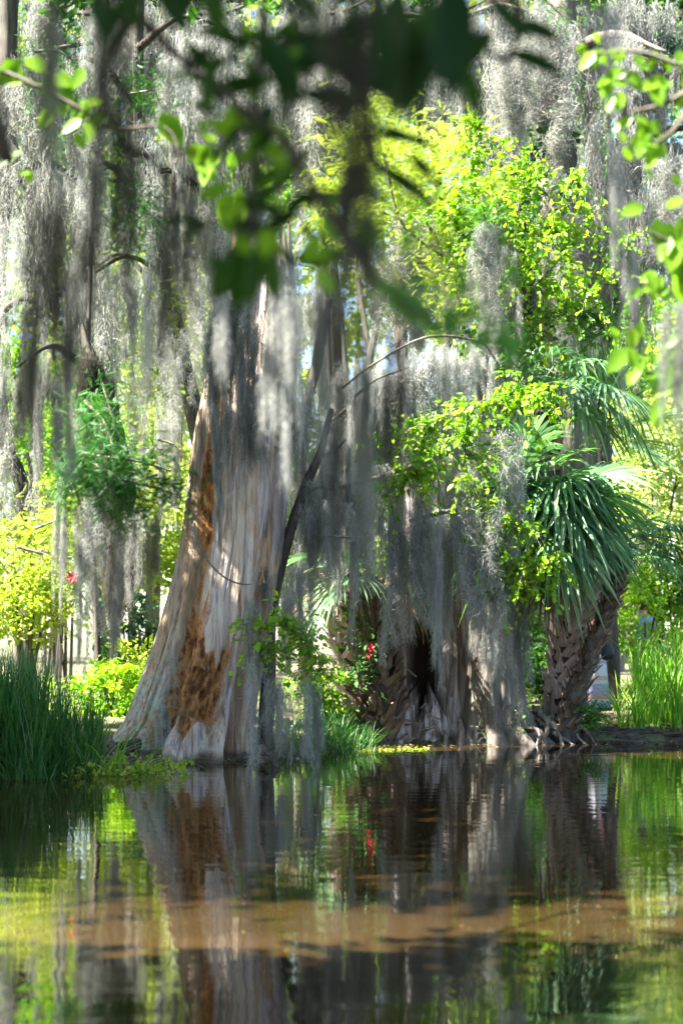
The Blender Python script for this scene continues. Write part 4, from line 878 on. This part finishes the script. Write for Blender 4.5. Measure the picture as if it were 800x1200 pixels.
mb = MB(); n = 500; x = -3.0+1.3*rng.random(n); y = 18.3+1.5*rng.random(n)
scatter(mb, QD, np.stack([x, y, .01+.14*rng.random(n)**2], 1), rdir(n, .5), rdir(n, 1), .05*(.5+rng.random(n)), rng.random(n))
n = 350; x = .2+1.0*rng.random(n); y = 21.8+1.6*rng.random(n)
scatter(mb, QD, np.stack([x, y, .008+.01*rng.random(n)], 1), rdir(n, 0, .1), rdir(n, 3), .035*(.5+rng.random(n)), rng.random(n))
build(mb, 'water_weeds', M['gold'], None, kind='stuff', label='tiny yellow green water weeds afloat by the shore')

# red flowers
def flower(px, py, d, s, label):
    t = thing('red_flower', label, 'flower', P(px, py, d))
    for k in range(6):
        a = k*math.pi/3+.3; mb = MB(); mb.add2(OV[0]*[1.0,1,1], OV[1], OV[2], .5, .5); me = mb.mesh('petal', M['red'])
        put_leaf(t, me, t.location, (math.cos(a), -.4, math.sin(a)), (0, -1, .2), s)
    mb = MB(); tube(mb, [P(px, py, d), P(px+3, py+20, d)+[0, .1, 0]], .008, .006, 5, 5); build(mb, 'stem', M['mid'], t)
flower(85, 676, 22, .085, 'red flower among the lime foliage at left'); flower(434, 759, 23.3, .065, 'red flower on the vine over the palm boots')
flower(432, 768, 23.2, .045, 'smaller red flower just below the one on the vine')

# ------------------------------------------------------------------ people
def body_skin(parent, name, verts, edges, radii, m, sub=2):
    me = bpy.data.meshes.new(name); me.from_pydata(verts, edges, []); me.materials.append(m)
    o = put(name, me, parent); sk = o.modifiers.new('skin', 'SKIN'); sk.use_smooth_shade = True
    for v, r in zip(me.skin_vertices[0].data, radii): v.radius = (r[0], r[1]) if isinstance(r, tuple) else (r, r)
    me.skin_vertices[0].data[0].use_root = True
    s = o.modifiers.new('sub', 'SUBSURF'); s.levels = sub; s.render_levels = sub; return o
def person(px, d, label, face, top, skirt):
    x = (px-400)/2000*d; t = thing('person', label, 'person', (x, d, GZ(x, d))); t.rotation_euler = (0, 0, face)
    V = [(0,0,.95), (0,.0,1.12), (0,.0,1.32), (0,.01,1.43), (0,.0,1.50), (0,-.01,1.58), (0,-.015,1.67),
         (.09,0,.90), (.10,-.06,.50), (.10,-.02,.10), (.10,-.13,.04), (-.09,0,.90), (-.10,.05,.50), (-.10,.16,.12), (-.10,.06,.05),
         (.17,0,1.40), (.20,.03,1.12), (.19,-.10,.92), (.19,-.14,.84), (-.17,0,1.40), (-.21,.02,1.12), (-.20,-.06,.88), (-.20,-.09,.80)]
    E = [(0,1),(1,2),(2,3),(3,4),(4,5),(5,6),(0,7),(7,8),(8,9),(9,10),(0,11),(11,12),(12,13),(13,14),(3,15),(15,16),(16,17),(17,18),(3,19),(19,20),(20,21),(21,22)]
    r = [(.14,.11), (.12,.09), (.14,.10), (.12,.08), .05, .075, .08, .085, .06, .04, .03, .085, .06, .04, .03, .05, .04, .03, .028, .05, .04, .03, .028]
    body_skin(t, 'body', V, E, r, M['skin'])
    for s, hx, hy in ((1, .19, -.14), (-1, -.20, -.09)):
        mb = MB(); hz = .84 if s > 0 else .80
        for k in range(4): tube(mb, [(hx-.022+.015*k, hy, hz), (hx-.022+.015*k, hy-.02, hz-.05), (hx-.022+.015*k, hy-.005, hz-.085+.008*abs(k-1.5))], .009, .006, 5, 5, 0)
        tube(mb, [(hx-s*.025, hy, hz+.02), (hx-s*.045, hy-.02, hz-.03)], .010, .007, 4, 5, 0)
        put('fingers', mb.mesh('fingers', M['skin']), t)
    mb = MB(); a = np.linspace(0, 2*np.pi, 13)[:-1]
    for z0 in (0,):
        zs_ = np.array([1.56,1.60,1.66,1.72,1.76,1.775]); rr_ = np.array([.06,.085,.098,.09,.055,.01]); TH_, Z_ = np.meshgrid(a, zs_)
        rad = rr_[:, None]*np.ones_like(TH_); Vh = np.stack([rad*np.cos(TH_)*.92, .02+rad*np.sin(TH_)*1.05+(.0), Z_], -1)
        i_ = np.arange(5)[:, None]*12; j_ = np.arange(12)[None]; mb.add(Vh, np.stack([i_+j_, i_+(j_+1)%12, i_+12+(j_+1)%12, i_+12+j_], -1).reshape(-1, 4))
    put('hair', mb.mesh('hair', M['hair'], smooth=True), t)
    mb = MB(); zs_ = np.array([.93,1.0,1.1,1.2,1.32,1.40,1.44,1.47]); rx = np.array([.165,.16,.15,.16,.185,.20,.15,.07]); ry = np.array([.13,.12,.11,.12,.125,.11,.09,.065])
    a = np.linspace(0, 2*np.pi, 25)[:-1]; TH_, Z_ = np.meshgrid(a, zs_); fo = 1+.03*np.sin(TH_*7+Z_*20)
    mb.add(np.stack([rx[:, None]*np.cos(TH_)*fo, ry[:, None]*np.sin(TH_)*fo, Z_], -1), np.stack([(np.arange(7)[:, None]*24+np.arange(24)), (np.arange(7)[:, None]*24+(np.arange(24)+1)%24), (np.arange(7)[:, None]*24+24+(np.arange(24)+1)%24), (np.arange(7)[:, None]*24+24+np.arange(24))], -1).reshape(-1, 4))
    for s in (-1, 1): tube(mb, [(s*.15,0,1.42), (s*.195,.01,1.30), (s*.205,.02,1.18)], .06, .055, 8, 10, .05)
    put('shirt', mb.mesh('shirt', top, smooth=True), t)
    if skirt is not None:
        mb = MB(); zs_ = np.linspace(.02, 1.0, 22); rx = np.interp(zs_, [0,.5,.85,1.0], [.25,.21,.18,.15]); TH_, Z_ = np.meshgrid(np.arange(48)*2*np.pi/48, zs_)
        fo = 1+.10*np.sin(TH_*9+Z_*1.5)*np.clip(1-Z_, 0, 1); i_ = np.arange(21)[:, None]*48; j_ = np.arange(48)[None]
        mb.add(np.stack([rx[:, None]*np.cos(TH_)*fo, rx[:, None]*.85*np.sin(TH_)*fo, Z_], -1), np.stack([i_+j_, i_+(j_+1)%48, i_+48+(j_+1)%48, i_+48+j_], -1).reshape(-1, 4))
        put('skirt', mb.mesh('skirt', skirt, smooth=True), t)
    else:
        mb = MB()
        for s, k in ((1, -.06), (-1, .05)): tube(mb, [(s*.08,0,.98), (s*.10,k,.50), (s*.10,(-.02 if s > 0 else .16),.10)], .11, .07, 12, 12, .05)
        put('trousers', mb.mesh('trousers', M['denim'], smooth=True), t)
    return t
m, nt_, bs, out = mat('patterned_skirt'); tc = nd(nt_, 'ShaderNodeTexCoord'); sp = nd(nt_, 'ShaderNodeSeparateXYZ'); nt_.links.new(tc.outputs['Object'], sp.inputs[0])
c = ramp(nt_, sp.outputs[2], [(0,(.25,.27,.55)), (.10,(.75,.70,.78)), (.16,(.62,.30,.22)), (.24,(.35,.36,.62)), (.40,(.72,.68,.76)), (.46,(.68,.36,.24)), (.52,(.70,.68,.78)), (.72,(.30,.32,.60)), (.85,(.78,.72,.74))], 'CONSTANT')
ck = nd(nt_, 'ShaderNodeTexChecker'); ck.inputs['Scale'].default_value = 38; nt_.links.new(tc.outputs['Object'], ck.inputs[0]); nt_.links.new(mix(nt_, .45, c, mix(nt_, ck.outputs['Fac'], c, (.8,.76,.82))), bs.inputs['Base Color']); bs.inputs['Roughness'].default_value = .85
per = person(698, 27.4, 'person in a coral top and long patterned skirt behind the leaning palm', R(70), M['coral'], m)
mb = MB(); zz = [(-.0,.0,0), ]
bag = thing('shoulder_bag', 'small dark bag hanging at the hip of the person in the long skirt', 'bag', tuple(np.array(per.location)+[.16,-.12,.0]))
L0 = np.array(bag.location); a = np.arange(16)*2*np.pi/16; prof = [(.78,.02),(.80,.11),(.88,.135),(.98,.11),(1.03,.06),(1.04,.01)]
TH_, _ = np.meshgrid(a, [0]*6); Z_ = np.array([p[0] for p in prof])[:, None]+TH_*0; rr_ = np.array([p[1] for p in prof])[:, None]
i_ = np.arange(5)[:, None]*16; j_ = np.arange(16)[None]
mb.add(L0+np.stack([rr_*np.cos(TH_)*.9, rr_*.5*np.sin(TH_), Z_], -1), np.stack([i_+j_, i_+(j_+1)%16, i_+16+(j_+1)%16, i_+16+j_], -1).reshape(-1, 4)); build(mb, 'pouch', M['bag'], bag, smooth=True)
mb = MB(); tube(mb, [L0+[0,0,1.02], L0+[-.08,.0,1.25], L0+[-.2,.05,1.46], L0+[-.22,.14,1.46], L0+[-.1,.2,1.2], L0+[0.02,.06,1.02]], .010, .010, 24, 6, 0); build(mb, 'strap', M['bag'], bag)
person(753, 31, 'person in a pale blue shirt half hidden behind the reeds', R(200), M['blue'], None)

# ------------------------------------------------------------------ the near tree the view looks through
near = thing('magnolia_tree', 'near magnolia whose dark blurred leaves hang across the top of the view', 'tree', (-3.2, 3.2, GZ(-3.2, 3.2)))
mb = MB(); tube(mb, [(-3.2,3.2,-.05), (-3.1,3.3,1.5), (-2.7,3.5,3.2), (-2.2,3.8,4.6), (-1.8,4.2,8.4)], .28, .14, 30, 16, .2, radii=[.4,.26,.24,.2,.14]); build(mb, 'trunk', M['dbark'], near, smooth=True)
NB = [([(-2.5,3.6,3.9), (-1.4,3.4,3.9), (-.5,3.1,3.6), (.2,2.9,3.3), (.9,3.0,3.25)], .07),
      ([(-2.6,3.6,3.6), P(60,-60,4.2), P(160,18,4.2), P(205,62,4.2), P(260,108,4.1), P(330,160,4.0)], .02),
      ([P(60,-60,4.2)+[-.5,0,.3], P(-40,60,4.0), P(-10,150,3.9), P(8,185,3.85)], .06),
      ([P(160,18,4.2), P(120,90,4.4), P(150,172,4.6), P(230,178,4.7), P(330,190,4.8)], .012),
      ([(-.5,3.1,3.6), P(300,-80,4.5), P(300,120,4.5), P(295,280,4.4)], .02),
      ([(.2,2.9,3.3), P(540,-70,3.0), P(540,40,3.0), P(550,70,3.0)], .01),
      ([(.9,3.0,3.25), P(640,-60,4.8), P(600,60,4.9), P(575,62,5)], .016),
      ([(.2,2.9,3.3), P(450,-50,4.5), P(430,120,4.8), P(440,190,5)], .018),
      ([P(330,160,4.0), P(420,300,3.9), P(480,360,3.8), P(560,400,3.8)], .014),
      ([P(150,172,4.6), P(190,200,4.6), P(240,280,4.4)], .012)]
for pts, r0 in NB:
    mb = MB(); tube(mb, pts, r0, r0*.4, 30, 8, .2); build(mb, 'branch', M['dbark'], near, smooth=True)
def mleaf(px, py, d, ang, lpx, face=0.0, t=.5, m='magnolia', tpl=LG, key='l', parent=None):
    """leaf whose stalk is at (px,py); ang: degrees clockwise from pointing right as seen"""
    L = lpx/2000*d; a = R(ang); dr = (math.cos(a), random.uniform(-.3, .3), -math.sin(a))
    n = Vector((random.gauss(0, .3), -1, face+random.gauss(0, .3)))
    put_leaf(parent or near, leafmesh(m, tpl, key, t), P(px, py, d), dr, n, L)
for a in ((593,62,5,10,76,.9,.2), (600,25,4.4,15,62,.3,0), (580,35,4,140,90,.2,0), (440,196,5,30,82,1.1,.5), (432,160,5,2,85,1.3,.5), (480,180,5,50,44,.8,.4), (500,-10,3.0,95,124,.1,.75), (520,40,3.0,120,111,.2,.5), (490,20,3.0,110,117,.2,.25), (545,70,3.0,75,76,.3,.75), (470,-20,3.0,100,131,.2,.5), (530,-40,2.8,90,170,.3,0), (300,285,4.4,95,75,.1,1), (288,285,4.4,100,80,.1,1), (315,285,4.4,84,70,.1,1), (278,280,4.4,110,65,.2,.8), (115,-60,3.0,90,96,.2,.25), (100,-50,3.0,110,89,.2,.75), (135,-60,3.0,75,96,.2,.5), (225,-60,3.0,95,96,.2,.25), (240,-50,3.0,80,96,.2,.75), (210,-50,3.0,100,76,.2,.5), (255,100,4.1,350,70,.6,.6), (262,112,4.1,330,60,.6,.8), (240,100,4.1,200,60,.6,.8), (330,80,3.9,345,90,.6,.1), (350,110,3.8,10,90,.5,0), (300,60,3.9,200,80,.5,.2), (370,60,3.6,330,120,.4,0), (380,80,3.6,20,100,.4,0), (340,40,3.5,20,120,.4,0), (300,30,3.6,60,110,.3,.3), (250,262,4.4,185,70,1.0,.5), (250,262,4.4,160,60,.8,.7), (270,260,4.4,10,60,.8,.3)):
    mleaf(*a)
for k in range(120):          # the twiggy middle
    px = 235+200*rng.random(); py = 20+300*rng.random()**1.1; g_ = k % 3 == 0
    mleaf(px, py, 4.0+1.0*rng.random(), 360*rng.random(), (22+22*rng.random()) if g_ else (30+26*rng.random()), .5, [.25,.5,.75,1][rng.integers(4)], *(('maple', OV, 'o') if g_ else ('magnolia', LG, 'l')))
for k in range(36):
    px = 420+180*rng.random(); py = 330+ (px-420)*.35+45*rng.normal()*.6
    mleaf(px, py, 3.7+.3*rng.random(), 20+60*rng.normal(), 30+16*rng.random(), .5, [.5,.75,1][rng.integers(3)], 'green')
for k in range(8):
    mleaf(90+540*rng.random(), -30+20*rng.random(), 2.6+rng.random(), 90+50*rng.normal(), 80, .3, [0,.25][rng.integers(2)])
mb = MB()  # unseen crown, spread and density shaped to shade near leaves and water
for k in range(900):
    x, y = -10.5+14*rng.random(), -2.5+8.8*rng.random(); z = 4.7+2.6*rng.random()
    clumps(mb, LG, (x, y, z), (.9,.9,.4), 4, 15, .45, .31)
build(mb, 'crown', M['magnolia'], near)
# left maple sapling
ml = thing('maple_sapling', 'maple shoot with glowing lime leaves at the upper left, blurred', 'tree', (-3.9, 5.4, GZ(-3.9, 3.4)))
mb = MB(); tube(mb, [(-3.9,4.0,.1), (-3.6,4.9,2.4), (-3.0,6.8,4.2), P(-60,60,8.4)], .025, .012, 20, 8, .1); build(mb, 'trunk', M['bark'], ml, smooth=True)
mb = MB(); tube(mb, [P(-60,60,8.4), P(20,90,8.4), P(90,125,8.4), P(130,150,8.4), P(195,150,8.4), P(215,195,8.4)], .014, .006, 20, 6, .1); build(mb, 'twig', M['bark'], ml)
for px, py, l in ((188,150,40), (215,188,30), (228,200,26), (25,86,34), (50,108,30), (85,116,30), (100,128,26), (62,138,24), (110,150,26), (12,92,22), (22,190,24), (32,204,16), (95,150,22), (280,238,40), (262,190,26), (70,95,28), (120,140,24), (245,180,24), (290,240,30), (318,215,22), (312,205,22)):
    for q in range(2): mleaf(px+q*rng.normal()*12, py-l*.5+q*rng.normal()*10, 8.4, 90+50*rng.normal(), l*(1.25-.25*q), .4, [.5,.75,1][rng.integers(3)], 'maple', OV, 'o', ml)
# right maple
mr = thing('maple_tree', 'maple with bright yellow green leaves reaching in from the right edge', 'tree', (4.6, 5.0, GZ(4.6, 3.0)))
mb = MB(); tube(mb, [(4.6,3.6,.1), (4.3,5.2,2.2), (3.2,7,3.8), P(860,60,8)], .08, .025, 20, 8, .1); build(mb, 'trunk', M['bark'], mr, smooth=True)
for pts in ([P(860,60,8), P(800,75,8), P(750,60,8), P(700,62,8)], [P(830,90,8), P(780,120,8), P(740,130,8)], [P(820,100,8), P(790,150,8), P(765,170,8)], [(4.3,5.2,2.2), P(850,300,8.4), P(800,290,8.4), P(760,270,8.4)], [P(850,300,8.4), P(815,380,8.4), P(790,450,8.4)]):
    mb = MB(); tube(mb, pts, .016, .006, 16, 6, .1); build(mb, 'twig', M['bark'], mr)
for px, py, l, d in ((697,72,26,8), (715,66,22,8), (731,66,22,8), (744,72,20,8), (708,100,24,8), (735,95,28,8), (728,118,24,8), (718,122,20,8), (765,110,30,8), (775,100,22,8), (788,125,34,8), (797,118,26,8), (795,70,24,8), (774,75,22,8), (741,150,24,8), (752,162,26,8), (762,176,28,8), (748,178,22,8), (768,188,24,8), (757,150,24,8),
                     (768,272,34,8.4), (785,280,40,8.4), (797,270,36,8.4), (790,300,38,8.4), (800,330,44,8.4), (760,330,26,8.4), (735,425,34,8.4), (748,440,26,8.4), (780,440,34,8.4), (790,465,40,8.4), (778,480,30,8.4), (742,395,24,8.4), (770,345,24,8.4), (800,400,34,8.4), (790,420,28,8.4)):
    for q in range(3): mleaf(px+q*rng.normal()*9, py-l*.5+q*rng.normal()*9, d, 90+50*rng.normal(), l*(1.1-.2*q), .4, [.25,.5,.75,1][rng.integers(4)], 'maple', OV, 'o', mr)
# blurred moss of the near tree
NM = 'blurred moss hanging close to the viewer'
for a in ((418,-50,240,58,3.1,'dark out of focus moss rope at top centre, upper part',1), (414,90,430,52,3.1,'lower part of the out of focus moss rope left of centre',1), (428,380,640,26,5.5,'soft grey moss strand in the middle of the picture',0),
          (50,210,470,46,4.5,'dark brown moss mass at the left under the lime leaves',1), (85,250,430,40,4.8,'grey brown moss hanging right of the dark left mass',1), (30,330,500,30,5,'faint moss tail below the dark left mass',1), (75,380,540,26,5.5,'greyish moss tip at left, lowest of the blurred ones there',0),
          (125,-30,330,50,4.2,'smoky moss veil at upper left',1), (60,-20,200,30,5,'grey moss column at the top left corner',0), (205,170,400,44,4.6,'grey moss veil above the left of the dead cypress',1), 
          (325,330,560,30,8.6,'pale glowing moss over the right of the dead cypress',2), (345,340,480,24,8.6,'pale moss strand on the right edge of the dead cypress',2), (262,330,430,22,8.6,'light moss over the broken top of the dead cypress',2),
          (290,110,300,30,4.5,'dark moss thread behind the broad leaves',1), (375,300,520,26,5,'grey out of focus strand beside the centre rope',0), (395,420,600,18,5.2,'brown moss strand ending in the middle',1), (787,350,490,30,8,'moss tuft under the maple leaves at the right edge',0),
          (460,380,520,30,5.5,'smoky moss below the blurred green leaves',1), (150,150,330,30,5.2,'thin dark moss left of the hanging feather foliage',1), (350,-20,120,40,4.4,'moss shreds between the dark leaves at the top',1)):
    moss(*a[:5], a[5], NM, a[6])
